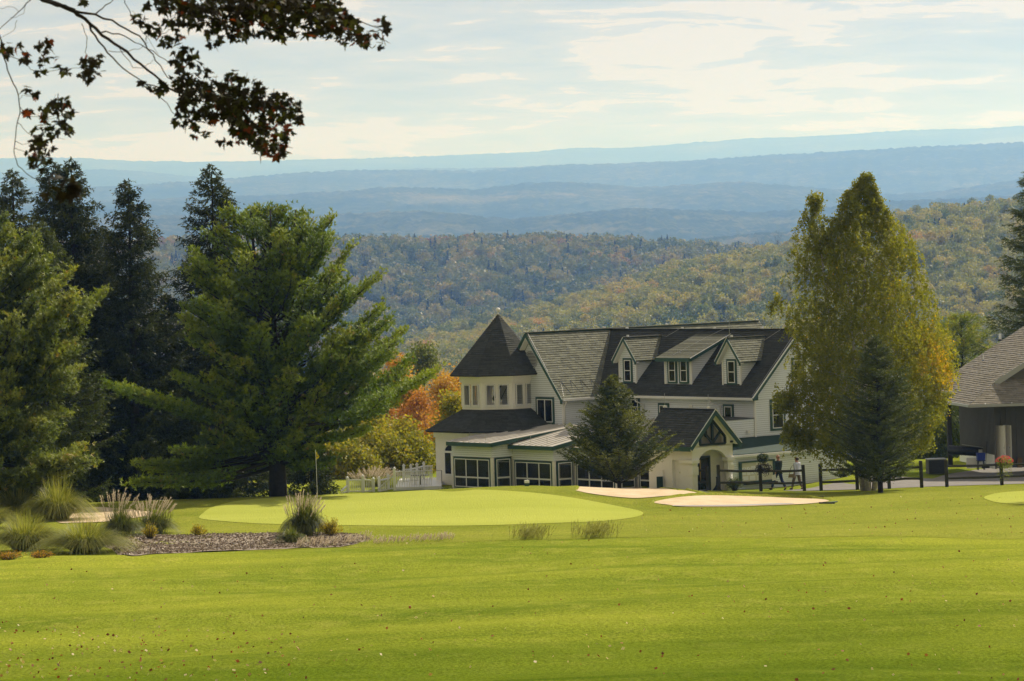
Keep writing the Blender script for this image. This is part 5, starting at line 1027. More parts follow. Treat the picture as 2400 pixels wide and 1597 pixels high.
# birch: several pale stems, weeping sprays of small leaves
M_bir = foliage_mat('birch_leaves', [(0, (.09, .115, .014)), (.35, (.20, .215, .026)), (.62, (.27, .28, .032)), (.8, (.46, .33, .02)), (1, (.62, .38, .02))], .44, rough=.6, tgain=(1.7, 1.6, .5))
def birch():
    Y = 174; px0, base = 2035, 1150; loc = at_px(px0, base, Y); k = F / Y; r = np.random.default_rng(91); hh = (base - 402) / k
    ENV = np.array([(402, 6, -6 + 22), (450, 50, 30), (500, 80, 62), (560, 125, 108), (620, 155, 148), (700, 165, 176), (780, 172, 196), (860, 178, 208), (920, 178, 200), (980, 168, 180), (1030, 165, 150), (1080, 150, 120)], float)
    lobeL = [(1928, 462, 16), (1922, 505, 28), (1912, 560, 34), (1900, 620, 40), (1960, 540, 34), (1965, 600, 40)]
    # centreline leans: top at px 2050
    cl = lambda row: np.interp(row, [402, 700, 1150], [2048 + 0, 2035, 2035])
    S = []; nS = 7800
    while len(S) < nS:
        row = 402 + (1040 - 402) * r.random() ** .8; a = r.random() * 6.283; lw = np.interp(row, ENV[:, 0], ENV[:, 1]); rw = np.interp(row, ENV[:, 0], ENV[:, 2]); cx = math.cos(a); rad = (rw if cx > 0 else lw) / k
        q = (.25 + .75 * r.random() ** .6); n = VN(np.array([a * 2.2 + 5]), np.array([row / 42.]))[0]
        if n < -.13 and q > .6: continue
        q *= (1 + .38 * n)
        # notch between left lobe and the main spire
        x = (cl(row) - px0) / k + rad * q * cx; y = rad * .85 * q * math.sin(a)
        if row < 600 and x < (1965 - px0) / k and r.random() < .25: continue
        S.append((x, y, (base - row) / k))
    for (lx, lrow, lr) in lobeL:
        for _ in range(85): d = r.normal(size=3); d /= np.linalg.norm(d); q = 1.3 * r.random() ** .5; S.append(((lx - px0) / k + d[0] * lr / k * q, d[1] * lr / k * q, (base - lrow) / k + d[2] * lr * 1.2 / k * q))
    for (lx, lrow, lr, nn) in [(1845, 925, 22, 150), (1862, 1005, 20, 80), (1895, 1015, 24, 90), (1836, 690, 12, 26), (1820, 705, 8, 12), (1858, 990, 16, 60), (2180, 800, 30, 160), (2215, 860, 26, 150), (2195, 930, 26, 120), (1960, 1035, 40, 130)]:
        for _ in range(nn): d = r.normal(size=3); q = .55; S.append(((lx - px0) / k + d[0] * lr / k * q, d[1] * lr / k * q * 1.5, (base - lrow) / k + d[2] * lr / k * q))
    S = np.array(S); n = len(S); L_ = .25 + .65 * r.random(n) ** 1.5; nl = 18; t = r.random((n, nl)); sway = r.normal(size=(n, 2)) * .16
    C_ = S[:, None, :] + np.stack([sway[:, 0:1] * t + .05 * r.normal(size=(n, nl)), sway[:, 1:2] * t + .05 * r.normal(size=(n, nl)), -L_[:, None] * t], -1); C_ = C_.reshape(-1, 3)
    V, Fq = leaf_quads(C_, .098, r, .75); base_t = np.repeat(.08 + .32 * r.random(n), nl) + .16 * r.random(n * nl)
    X = C_[:, 0] * k + px0; Rw = base - C_[:, 2] * k
    yel = np.exp(-((X - 2200) / 55) ** 2 - ((Rw - 850) / 85) ** 2) * .40 + np.exp(-((X - 2120) / 90) ** 2 - ((Rw - 650) / 150) ** 2) * .14 + np.exp(-((X - 2230) / 20) ** 2 - ((Rw - 900) / 40) ** 2) * .2
    rnd = np.clip(base_t + yel * (.5 + r.random(len(C_))) + (r.random(len(C_)) < .02) * .4, 0, 1)
    root = empty('birch_tree', loc, 0, 'tall silver birch turning yellow on its right side, by the clubhouse corner', 'birch')
    tr = MB(); stems = [[(0, 0), (.0, .1), (.1, .2), ((2046 - px0) / k, 0)], [(-.2, .1), (-.7, .3), (-1.6, .2), ((1930 - px0) / k, 0)], [(.25, 0), (.6, -.3), (1.3, -.4), (1.5, -.5)], [(0, -.2), (-.4, -.6), (-.6, -.9), (-.9, -1.0)]]; hs = [hh * .97, hh * .88, hh * .66, hh * .74]
    for s, h_ in zip(stems, hs): tr.tube([(s[0][0], s[0][1], -.3), (s[1][0], s[1][1], h_ * .3), (s[2][0], s[2][1], h_ * .62), (s[3][0], s[3][1], h_)], [.15, .11, .07, .012], 7)
    for j in r.choice(n, 120, replace=False):
        p = S[j]
        if p[2] > hh * .8: continue
        si = int(r.integers(0, 4)); h_ = hs[si]; z0 = max(1.2, p[2] - (.5 + .5 * abs(p[0]))); f = min(1, z0 / h_); xs = np.interp(f, [0, .3, .62, 1], [q[0] for q in stems[si]]); ys = np.interp(f, [0, .3, .62, 1], [q[1] for q in stems[si]])
        tr.tube([(xs, ys, min(z0, h_)), ((xs + p[0]) / 2, (ys + p[1]) / 2, (z0 + p[2]) / 2 + .15), tuple(p)], [.018, .010, .003], 3, cap=False)
    tr.build('trunk', M_birchb, root, smooth=True); link('crown', fast_mesh('crown', V, Fq, rnd), M_bir, root)
birch()
# ------------------------------------------------------------------ planting bed, ornamental grasses
def ground_thing(name, px, py, label, cat, group=None, Y=None):
    if Y is None: g = on_ground(px, py)
    else: g = np.array((P(px, py, Y)[0], Y))
    return empty(name, (g[0], g[1], H(g[0], g[1])), 0, label, cat, group), g
def mulch():
    zf = lambda X, Y: hz(X, Y) + .0 + .04 * (VN(X * .9, Y * .9) + .3) + .03 * VN(X * 3.1, Y * 3.1)
    o = sheet('mulch_bed', MUL, .012, M_mulch, .35, zf=zf)
    lo = np.array(MUL).min(0); hi = np.array(MUL).max(0); pl = np.array(smooth_poly(MUL)); n = 30000; X = lo[0] + (hi[0] - lo[0]) * RNG.random(n); Y = lo[1] + (hi[1] - lo[1]) * RNG.random(n)
    ins = np.zeros(n, bool); j = len(pl) - 1
    for i in range(len(pl)):
        xi, yi, xj, yj = *pl[i], *pl[j]; c = ((yi > Y) != (yj > Y)) & (X < (xj - xi) * (Y - yi) / (yj - yi + 1e-12) + xi); ins ^= c; j = i
    X, Y = X[ins], Y[ins]; C_ = np.stack([X, Y, zf(X, Y) + .04], 1); V, Fq = leaf_quads(C_, .10, RNG, .35, flat=.6)
    tag(link('mulch_chips', fast_mesh('mulch_chips', V, Fq, RNG.random(len(Fq))), foliage_mat('chip_wood', [(0, (.06, .045, .03)), (.5, (.24, .18, .13)), (1, (.50, .43, .35))], 0)), 'shredded grey brown wood mulch covering the planting bed', 'mulch', kind='stuff')
mulch()
def blades(n, h, spread, droop, width, r, base_r, seg=4, up=.5):
    """arching ribbons from a tuft at the origin"""
    a = r.random(n) * 6.283; b = base_r * np.sqrt(r.random(n)); l = h * (.55 + .55 * r.random(n)); out = spread * (r.random(n) ** .55); B = np.stack([b * np.cos(a), b * np.sin(a), np.zeros(n)], 1)
    d = np.stack([np.cos(a + r.normal(size=n) * .4), np.sin(a + r.normal(size=n) * .4), np.zeros(n)], 1); side = np.stack([-d[:, 1], d[:, 0], np.zeros(n)], 1)
    ts = np.linspace(0, 1, seg + 1); P_ = []
    for t in ts: P_.append(B + d * (out * t ** 1.25)[:, None] + np.array((0, 0, 1.)) * (l * (t - droop * (out / max(spread, 1e-3)) * t ** 2.6))[:, None])
    V = []; 
    for i, t in enumerate(ts): w = width * (1 - t * .85) / 2; V += [P_[i] - side * w, P_[i] + side * w]
    V = np.stack(V, 1).reshape(-1, 3); m = 2 * (seg + 1); base = np.arange(n)[:, None] * m
    Fq = np.concatenate([np.stack([base[:, 0] + 2 * i, base[:, 0] + 2 * i + 1, base[:, 0] + 2 * i + 3, base[:, 0] + 2 * i + 2], 1) for i in range(seg)]); rnd = np.tile(r.random(n), seg)
    tips = P_[-1]; td = P_[-1] - P_[-2]
    return V, Fq, rnd, tips, td
M_gr = foliage_mat('ornamental_grass', [(0, (.11, .13, .025)), (.5, (.22, .235, .05)), (1, (.36, .34, .12))], .45, rough=.45, tgain=(1.6, 1.6, .7))
M_grd = foliage_mat('dark_ornamental_grass', [(0, (.04, .055, .012)), (.6, (.10, .12, .022)), (1, (.22, .21, .05))], .4, rough=.45)
M_plu = foliage_mat('grass_plumes', [(0, (.38, .33, .24)), (1, (.72, .66, .54))], .5, tgain=(1.2, 1.1, 1.0))
M_yel = foliage_mat('yellow_shrub_leaves', [(0, (.16, .17, .02)), (.5, (.34, .30, .02)), (1, (.55, .42, .03))], .4, tgain=(1.4, 1.3, .5))
def grass_clump(px, py, hpx, wpx, label, mat, n=900, plumes=0, ph=0, seed=0, droop=1.0, br=.22, plume_w=.85, group='ornamental grass clumps round the bed', blade=.03, Y=None):
    o, g = ground_thing('grass_clump', px, py, label, 'ornamental grass', group, Y); k = F / g[1]; h = hpx / k * 1.22; sp = wpx / k / 2 * 1.32; r = np.random.default_rng(500 + seed)
    V, Fq, rnd, tips, td = blades(n, h, sp, droop, blade, r, sp * br); link('blades', fast_mesh('blades', V, Fq, rnd), mat, o)
    if plumes:
        H_ = ph / k; S0 = []; S1 = []; st = MB()
        for i in range(plumes):
            a = r.random() * 6.283; q = sp * plume_w * r.random() ** .55; top = np.array((q * math.cos(a), q * math.sin(a), H_ * (.72 + .30 * r.random()) * (1 - .28 * (q / sp) ** 2))); b = top * np.array((.55, .55, 0)); L_ = .30 + .12 * r.random(); m = b + (top - b) * .7; d = (top - m); d[0] += .25 * math.cos(a) * L_ + .08; d[1] += .2 * math.sin(a) * L_; d /= np.linalg.norm(d)
            st.tube([tuple(b), tuple(m), tuple(top - d * L_ * .5)], [.006, .005, .004], 3, cap=False); S0.append(top - d * L_); S1.append(top)
        V, Fq, idx = needles(S0, S1, 60, .085, .012, .55, r); st.build('stems', mat, o); link('plumes', fast_mesh('plumes', V, Fq, r.random(len(Fq))), M_plu, o)
    return o
k_ = 1.0187
for i, (x, y, hh, ww, mt, lb, n, pl, ph) in enumerate([
    (38, 1212, 70, 150, M_gr, 'wide pale green grass clump at the left edge, back row', 2200, 0, 0), (135, 1222, 100, 150, M_gr, 'tallest rounded green grass clump, behind the others at the left', 2600, 0, 0),
    (62, 1290, 88, 190, M_gr, 'big fountain grass clump at the front left, over the orange flowers', 2600, 0, 0), (200, 1296, 82, 190, M_gr, 'spreading fountain grass clump at the left end of the mulch', 2600, 0, 0),
    (-30, 1240, 75, 150, M_gr, 'grass clump cut off by the left edge', 1500, 0, 0),
    (284, 1262, 80, 96, M_grd, 'dark grass clump with thin beige plumes in front of the left bunker', 1500, 34, 116), (362, 1252, 64, 96, M_grd, 'round grass clump crowned with white feathery plumes', 1400, 60, 92),
    (716, 1258, 92, 92, M_grd, 'dark upright grass clump with fawn plumes in the middle of the bed', 1800, 44, 112), (683, 1276, 46, 66, M_grd, 'low shaded grass tuft at the foot of the middle plumed clump', 800, 0, 0)]):
    grass_clump(x, y, hh, ww, lb, mt, n, pl, ph, i)
grass_clump(882, 1140, 30, 105, 'pale beige plumed grass mass behind the white railing', M_gr, 500, 150, 46, 12, plume_w=1.05, Y=194)
# low tan plumes along the edge of the bed and the two tufts on the fringe
M_pale = foliage_mat('pale_dry_grass', [(0, (.16, .17, .05)), (.5, (.28, .27, .09)), (1, (.42, .38, .18))], .4)
def low_plumes(x0, x1, y, hpx, n, label, seed, yj=5, y1=None, green=False):
    o, g = ground_thing('low_grass', (x0 + x1) / 2, y, label, 'ornamental grass', 'low tan grass along the fringe'); r = np.random.default_rng(seed); S0 = []; S1 = []
    for i in range(n):
        x = x0 + (x1 - x0) * (r.random() if not green else min(1, max(0, .5 + .22 * r.normal()))); yy = (y + ((y1 or y) - y) * (x - x0) / (x1 - x0)) + (r.random() - .5) * yj; q = on_ground(x, yy); p = np.array((q[0] - g[0], q[1] - g[1], H(q[0], q[1]) - H(g[0], g[1]))); L_ = hpx * q[1] / F * (.6 + .5 * r.random()); d = np.array((.35 + .3 * r.normal(), .2 * r.normal(), 1.)); d /= np.linalg.norm(d); S0.append(p + d * L_ * .25); S1.append(p + d * L_)
    V, Fq, idx = needles(S0, S1, 34, .07, .014, .4, r); V2, F2, r2, _, _ = blades(10, .3, .1, .5, .015, r, .05)
    link('plumes', fast_mesh('plumes', V, Fq, r.random(len(Fq))), M_plu if not green else M_pale, o)
    bl = MB()
    for a, b in zip(S0, S1): bl.tube([tuple(a - (b - a) * .33), tuple(a)], [.004, .004], 3, cap=False)
    bl.build('stems', M_gr, o)
low_plumes(690, 875, 1284, 26, 75, 'short beige plumes along the front edge of the mulch', 31, 8, 1272); low_plumes(870, 1060, 1276, 17, 120, 'thin line of tan fountain grass running right from the mulch', 32, 6, 1266)
low_plumes(1195, 1285, 1264, 34, 150, 'left one of two small fringe grass tufts on the lawn crest', 33, 5, green=True); low_plumes(1338, 1445, 1261, 38, 190, 'right one of two small fringe grass tufts, the wider', 34, 5, green=True)
def shrub(px, py, hpx, wpx, label, mat, n, seed, ls=.05, cat='shrub', name='shrub', Y=None, up=False, group=None, z0=0):
    o, g = ground_thing(name, px, py, label, cat, group, Y); k = F / g[1]; h = hpx / k; w = wpx / k; r = np.random.default_rng(seed); m = MB(); S = []
    for i in range(60):
        a = r.random() * 6.283; q = w / 2 * r.random() ** .5; t = np.array((q * math.cos(a), q * math.sin(a), h * (.55 + .45 * r.random()) * (1 - .5 * (2 * q / w) ** 2 * (not up)))); m.tube([(t[0] * .15, t[1] * .15, -.02), tuple(t * np.array((.6, .6, .55))), tuple(t)], [.008, .006, .003], 3, cap=False); S.append(t)
    S = np.array(S); i = r.integers(0, 60, n); f = .35 + .65 * r.random(n) ** .6; C_ = S[i] * f[:, None] * np.stack([f * .4 + .6, f * .4 + .6, np.ones(n)], 1) + r.normal(size=(n, 3)) * .04; C_[:, 2] = np.abs(C_[:, 2])
    V, Fq = leaf_quads(C_, ls, r, .5); m.build('stems', M_bark, o); link('leaves', fast_mesh('leaves', V, Fq, r.random(n)), mat, o); return o
shrub(776, 1258, 52, 62, 'yellow shrub to the right of the middle plumed clump', M_yel, 2200, 41); shrub(466, 1258, 32, 46, 'small lone yellow shrub at the back of the mulch bed', M_yel, 1100, 42)
shrub(352, 1266, 46, 40, 'narrow golden shrub between the two plumed clumps', M_yel, 1100, 43); shrub(206, 1252, 28, 36, 'little yellow-green shrub behind the left fountain grass', M_yel, 700, 44)
M_marig = foliage_mat('orange_flowers', [(0, (.08, .10, .02)), (.45, (.14, .14, .02)), (.55, (.45, .20, .02)), (1, (.60, .30, .03))], .3)
shrub(20, 1312, 22, 90, 'low orange and green flowers at the bottom left of the grasses', M_marig, 1600, 45, .045, 'flowers', 'flower_patch'); shrub(96, 1308, 18, 70, 'low rusty flowers in front of the big fountain grass', M_marig, 1200, 46, .045, 'flowers', 'flower_patch')
M_box = foliage_mat('shrub_leaves', [(0, (.02, .035, .012)), (.6, (.05, .07, .02)), (1, (.14, .15, .03))], .3)
shrub(1640, 1156, 34, 42, 'round green shrub left of the entrance door', M_box, 2200, 47, .05, Y=179.6); shrub(1722, 1157, 38, 50, 'green and gold shrub at the foot of the white column', M_box, 2600, 48, .05, Y=179.4)
shrub(1050, 1145, 16, 60, 'low dark foundation planting under the arched window', M_box, 1200, 49, .06, Y=184)
shrub(1975, 1135, 24, 60, 'dark low bush on the bank at the end of the low wing', M_box, 1800, 50, .06, Y=184)
# ------------------------------------------------------------------ white deck railing left of the turret
def railing():
    root = empty('deck_railing', tuple(P(900, 1150, 189)[:2]) + (-12.9,), 0, 'white picket railing with stairs left of the turret', 'railing'); O_ = np.array(root.location)
    def pt(px, row, Y): return P(px, row, Y) - O_
    def post(px, top, bot, Y, w=.13):
        a = pt(px, top, Y); b = pt(px, bot, Y); o = MB().box(a[0] - w / 2, a[0] + w / 2, a[1] - w / 2, a[1] + w / 2, b[2], a[2]).build('post', M_trimw, root)
        MB().box(a[0] - w * .65, a[0] + w * .65, a[1] - w * .65, a[1] + w * .65, a[2], a[2] + .04).lathe([(.05, .04), (.055, .09), (.0, .13)], tuple(a), 8).build('cap', M_trimw, o)
    def section(p0, p1, n, Y0, Y1):
        (x0, t0, b0), (x1, t1, b1_) = p0, p1; a = pt(x0, t0, Y0); b = pt(x1, t1, Y1); c = pt(x0, b0, Y0); d = pt(x1, b1_, Y1)
        MB().bar(a, b, .09, .06).build('rail', M_trimw, root); MB().bar(c, d, .06, .06).build('rail', M_trimw, root)
        for i in range(n):
            f = (i + .5) / n; q = a + (b - a) * f; s = c + (d - c) * f; MB().box(q[0] - .018, q[0] + .018, q[1] - .018, q[1] + .018, s[2], q[2]).build('baluster', M_trimw, root)
    for px, t, b, Y in [(814, 1122, 1156, 188), (850, 1118, 1155, 188), (875, 1124, 1154, 188), (888, 1122, 1154, 188.5), (910, 1116, 1152, 190), (924, 1100, 1150, 187.5)]: post(px, t, b, Y)
    section((816, 1126, 1152), (848, 1125, 1152), 7, 188, 188); section((852, 1124, 1152), (873, 1127, 1151), 5, 188, 188); section((890, 1126, 1151), (910, 1122, 1149), 4, 188.5, 190); section((889, 1144, 1152), (924, 1114, 1144), 8, 188.3, 187.5); section((798, 1152, 1157), (815, 1138, 1152), 4, 187.5, 188)
    section((925, 1106, 1145), (1012, 1103, 1141), 22, 187.5, 189.5)
    for px, t, b, Y in [(946, 1093, 1145, 193), (963, 1093, 1144, 193.5), (977, 1090, 1143, 194), (993, 1087, 1142, 195)]: post(px, t, b, Y)
    section((946, 1101, 1135), (963, 1100, 1135), 4, 193, 193.5); section((963, 1100, 1135), (993, 1093, 1134), 8, 193.5, 195); section((993, 1093, 1134), (1014, 1092, 1133), 6, 195, 195)
    a = pt(924, 1147, 187.5); MB().box(a[0], a[0] + 2.4, 0, 7, a[2] - .25, a[2]).build('deck_boards', M_trimw, root)
railing()
dk = empty('patio_table', tuple(P(985, 1146, 190.5)), 0, 'dark patio table with slatted chair backs behind the white railing', 'table')
MB().lathe([(.5, .70), (.5, .73)], n=16).tube([(0, 0, 0), (0, 0, .7)], .04).build('table_top', M_black, dk)
for a in (0.4, 2.6): MB().tube([(.8 * math.cos(a), .6 * math.sin(a), .9), (.8 * math.cos(a) + .4, .6 * math.sin(a), .92), (.8 * math.cos(a) + .4, .6 * math.sin(a), 0)], .02, 5).build('umbrella_arm', M_black, dk)
# ------------------------------------------------------------------ split rail fences
def fence(posts, label, hgt=1.3, ext=None):
    """posts: (px, Y); rails run between neighbours unless None separates them"""
    ps = [p for p in posts if p]; g0 = np.array((P(ps[0][0], 1155, ps[0][1])[0], ps[0][1])); z0 = H(*g0); root = empty('rail_fence', (g0[0], g0[1], z0), 0, label, 'fence', 'dark split rail fences'); pv = None; r = np.random.default_rng(int(ps[0][0]))
    for p in posts:
        if p is None: pv = None; continue
        x = P(p[0], 1155, p[1])[0]; g = np.array((x - g0[0], p[1] - g0[1])); z = H(x, p[1]) - z0; ln = r.normal() * .012
        o = MB().prism([(g[0] - .08, g[1] - .08, z - .2), (g[0] + .08, g[1] - .08, z - .2), (g[0] + .08, g[1] + .08, z - .2), (g[0] - .08, g[1] + .08, z - .2)], (ln - .03, 0, hgt + .2)).build('post', M_wood_d, root); bevel(o, .02, 1)
        if pv is not None:
            for hh in (.42, 1.02):
                a = Vector((pv[0], pv[1], pv[2] + hh)); b = Vector((g[0], g[1], z + hh + r.normal() * .015)); m = (a + b) / 2 + Vector((0, 0, r.normal() * .02))
                MB().tube([tuple(a), tuple(m), tuple(b)], [.055, .065, .055], 6).build('rail', M_wood_d, root)
        pv = (g[0], g[1], z)
fence([(1558, 180.6), (1603, 179.6), (1660, 178.4)], 'short rail fence section left of the entrance, with a flower basket', 1.22)
fence([(1686, 178.2), (1784, 178.0), (1886, 177.8)], 'rail fence section in front of the two walkers', 1.30)
fence([(1925, 177.6), (2010, 177.2), (2085, 177), (2161, 176.8)], 'rail fence section running behind the dark spruce and birch', 1.32)
fence([(2220, 176.6), (2349, 176.4), (2478, 176.2)], 'rail fence section in front of the cart barn, with a pink basket', 1.32)
# hanging baskets
M_red = pmat('red_petals', (.50, .02, .03), .5, trans=.3); M_pink = pmat('pink_petals', (.75, .12, .16), .5, trans=.3)
def basket(px, row, Y, w, h, label, leafm, nf, petal, trail=.3, seed=1, drop=None):
    p = P(px, row, Y); root = empty('flower_basket', tuple(p), 0, label, 'flower basket', 'baskets hanging on the fence posts'); r = np.random.default_rng(seed); n = 1300
    d = r.normal(size=(n, 3)); d /= np.linalg.norm(d, axis=1)[:, None]; C_ = d * np.array((w / 2, w / 2, h / 2)) * (.6 + .45 * r.random((n, 1))); C_[:, 2] -= (r.random(n) < .25) * trail * r.random(n)
    V, Fq = leaf_quads(C_, .055, r, .6); MB().lathe([(.08, -.16), (.14, -.02), (.15, .0)], n=12).build('pot', M_wood_d, root); link('leaves', fast_mesh('leaves', V, Fq, r.random(n)), leafm, root)
    if nf:
        d = r.normal(size=(nf, 3)); d[:, 2] = np.abs(d[:, 2]); d /= np.linalg.norm(d, axis=1)[:, None]; V, Fq = leaf_quads(np.repeat(d * np.array((w / 2, w / 2, h / 2)) * 1.03, 4, 0) + r.normal(size=(4 * nf, 3)) * .012, .05, r, .9); link('flowers', fast_mesh('flowers', V, Fq), petal, root)
    MB().tube([(0, 0, 0), (0, .05, h * .5 + .1), (0, .16, h * .5 + .12)], .008, 4).build('hook', M_black, root)
M_lime = foliage_mat('lime_leaves', [(0, (.10, .14, .02)), (.6, (.26, .30, .04)), (1, (.40, .40, .08))], .4); M_pur = foliage_mat('dark_purple_leaves', [(0, (.012, .010, .010)), (1, (.035, .025, .022))], .1)
basket(1611, 1104, 179.5, .78, .50, 'lime green basket with a few red blooms on the fence left of the door', M_lime, 9, M_red, .3, 61)
basket(1790, 1098, 178.1, .86, .56, 'very dark leaved basket on the fence post between notice board and man', M_pur, 0, None, .2, 62)
basket(1788, 1074, 178.1, .60, .46, 'green sprays standing above the dark basket', M_box, 0, None, .1, 63)
basket(2354, 1084, 176.3, .84, .62, 'pink geranium basket on the fence in front of the barn doors', M_lime, 130, M_pink, .75, 64)
basket(2415, 1092, 176.2, .5, .5, 'small green basket just at the right edge of the fence', M_lime, 4, M_pink, .4, 65)
# entrance clutter
def at_img(name, px, py, Y, label, cat): 
    x = P(px, py, Y)[0]; return empty(name, (x, Y, H(x, Y)), 0, label, cat)
o = at_img('ash_urn', 1681, 1155, 179.2, 'black cone shaped smoking urn beside the door', 'ash urn'); MB().lathe([(.24, 0), (.25, .03), (.13, .16), (.05, .30), (.035, .62), (.05, .66), (.04, .70)], n=16).build('body', M_black, o, smooth=True)
o = at_img('bin_stand', 1570, 1140, 180.4, 'green rubbish bucket hanging from a small post with a flat arm', 'bin'); MB().bar((0, 0, .0), (0, 0, 1.02), .05, .05).build('post', M_wood_d, o); MB().bar((-.14, 0, 1.03), (.26, 0, 1.06), .05, .03).build('arm', M_steel, o)
MB().prism([(.0, -.13, .50), (.26, -.13, .50), (.30, -.13, .84), (.0, -.13, .84)], (0, .24, 0)).build('bucket', M_green, o); MB().bar((-.1, -.05, 0), (-.1, -.05, .9), .03, .03).build('pipe', M_steel, o)
o = at_img('ball_washer', 1547, 1141, 180.0, 'dark green cabinet with a white pole, beside the fir', 'cabinet'); MB().box(-.16, .14, -.12, .12, 0, .72).build('body', M_groof, o); MB().tube([(.17, 0, 0), (.17, 0, 1.05)], .028, 8).build('pole', M_trimw, o)
# yellow flag
fp = on_ground(744, 1168); o = empty('golf_flag', (fp[0], fp[1], H(*fp)), 0, 'yellow pennant on a thin pole standing in the putting green', 'golf flag')
kf = F / fp[1]; ft = 114 / kf; MB().tube([(0, 0, 0), (-.012, 0, ft * .7), (-.03, 0, ft)], [.014, .011, .009], 6).build('pole', M_trimw, o)
m = MB(); n = 8
for i in range(n):
    a, b = i / n, (i + 1) / n; f = lambda t: (-.03 + .17 * t, .05 * math.sin(t * 5), ft - .05 - .25 * t); e = lambda t: (-.03 + .15 * t, .05 * math.sin(t * 5 + .4), ft - .46 + .11 * t)
    m.poly([f(a), f(b), e(b), e(a)])
fl = m.build('flag', pmat('flag_yellow', (.75, .60, .01), .7, trans=.5), o, smooth=True)
m = MB(); m.bar((.05, -.062, ft - .17), (.02, -.062, ft - .30), .03, .02).bar((.02, -.062, ft - .30), (.09, -.062, ft - .31), .03, .02).bar((.06, -.062, ft - .22), (.06, -.062, ft - .38), .03, .02); m.build('numeral_four', M_wood_d, fl)
MB().lathe([(.054, .005), (.054, .012)], n=14).build('cup', M_dark, o)
# marker on the mound, rakes by the bunkers
g = np.array((P(1235, 1134, 161.5)[0], 161.5)); o = empty('tee_marker', (g[0], g[1], H(*g)), 0, 'short green and white marker box on the mound before the porch', 'marker'); MB().box(-.10, .10, -.08, .08, 0, .14).build('body', M_green, o); MB().box(-.11, .11, -.09, .09, .14, .26).build('top', M_trimw, o)
def rake(px0, py0, px1, py1, label, head, shaft):
    a = on_ground(px0, py0); b = on_ground(px1, py1); o = empty('bunker_rake', (a[0], a[1], H(*a) + .03), 0, label, 'rake', 'rakes lying by the bunkers'); q = (b[0] - a[0], b[1] - a[1], H(*b) - H(*a) + .02)
    MB().tube([(0, 0, .02), q], .03, 6).build('handle', shaft, o); d = Vector(q).normalized(); w = Vector((d.y, -d.x, 0)).normalized() * .35
    m = MB().bar(Vector(q) - w, Vector(q) + w, .07, .06); [m.bar(Vector(q) + w * (t / 5), Vector(q) + w * (t / 5) + Vector((0, 0, .12)), .02, .02) for t in range(-5, 6)]; m.build('head', head, o)
rake(1394, 1138, 1440, 1136, 'white handled rake on the grass above the upper bunker', M_black, M_trimw); rake(1664, 1158, 1640, 1153, 'dark rake with a steel handle between the bunkers and the door', M_black, M_steel)
rake(1932, 1172, 1912, 1169, 'black rake at the right tip of the lower bunker', M_black, M_steel); rake(1962, 1179, 1938, 1182, 'green handled rake on the lawn right of the lower bunker', M_black, M_green)
# fallen leaves
def fallen():
    r = np.random.default_rng(12); pts = []
    for i in range(560):
        py = 1250 + 350 * r.random() ** .75; px = 2400 * r.random() ** (1.7 if py > 1450 else 1.0)
        if r.random() < .34: px = 700 * r.random(); py = 1480 + 110 * r.random()
        pts.append(on_ground(px, py))
    for i in range(160): pts.append(on_ground(1500 + 900 * r.random(), 1165 + 90 * r.random()))
    C_ = np.array([(a, b, H(a, b) + .03) for a, b in pts]); V, Fq = leaf_quads(C_, .062, r, .8, flat=.6)
    tag(link('fallen_leaves', fast_mesh('fallen_leaves', V, Fq, r.random(len(Fq))), foliage_mat('fallen_leaf', [(0, (.10, .03, .02)), (.4, (.28, .07, .03)), (.7, (.42, .28, .12)), (1, (.60, .52, .38))], .2)), 'small red, tan and pale fallen leaves strewn over the lawn', 'fallen leaves', kind='stuff')
fallen()
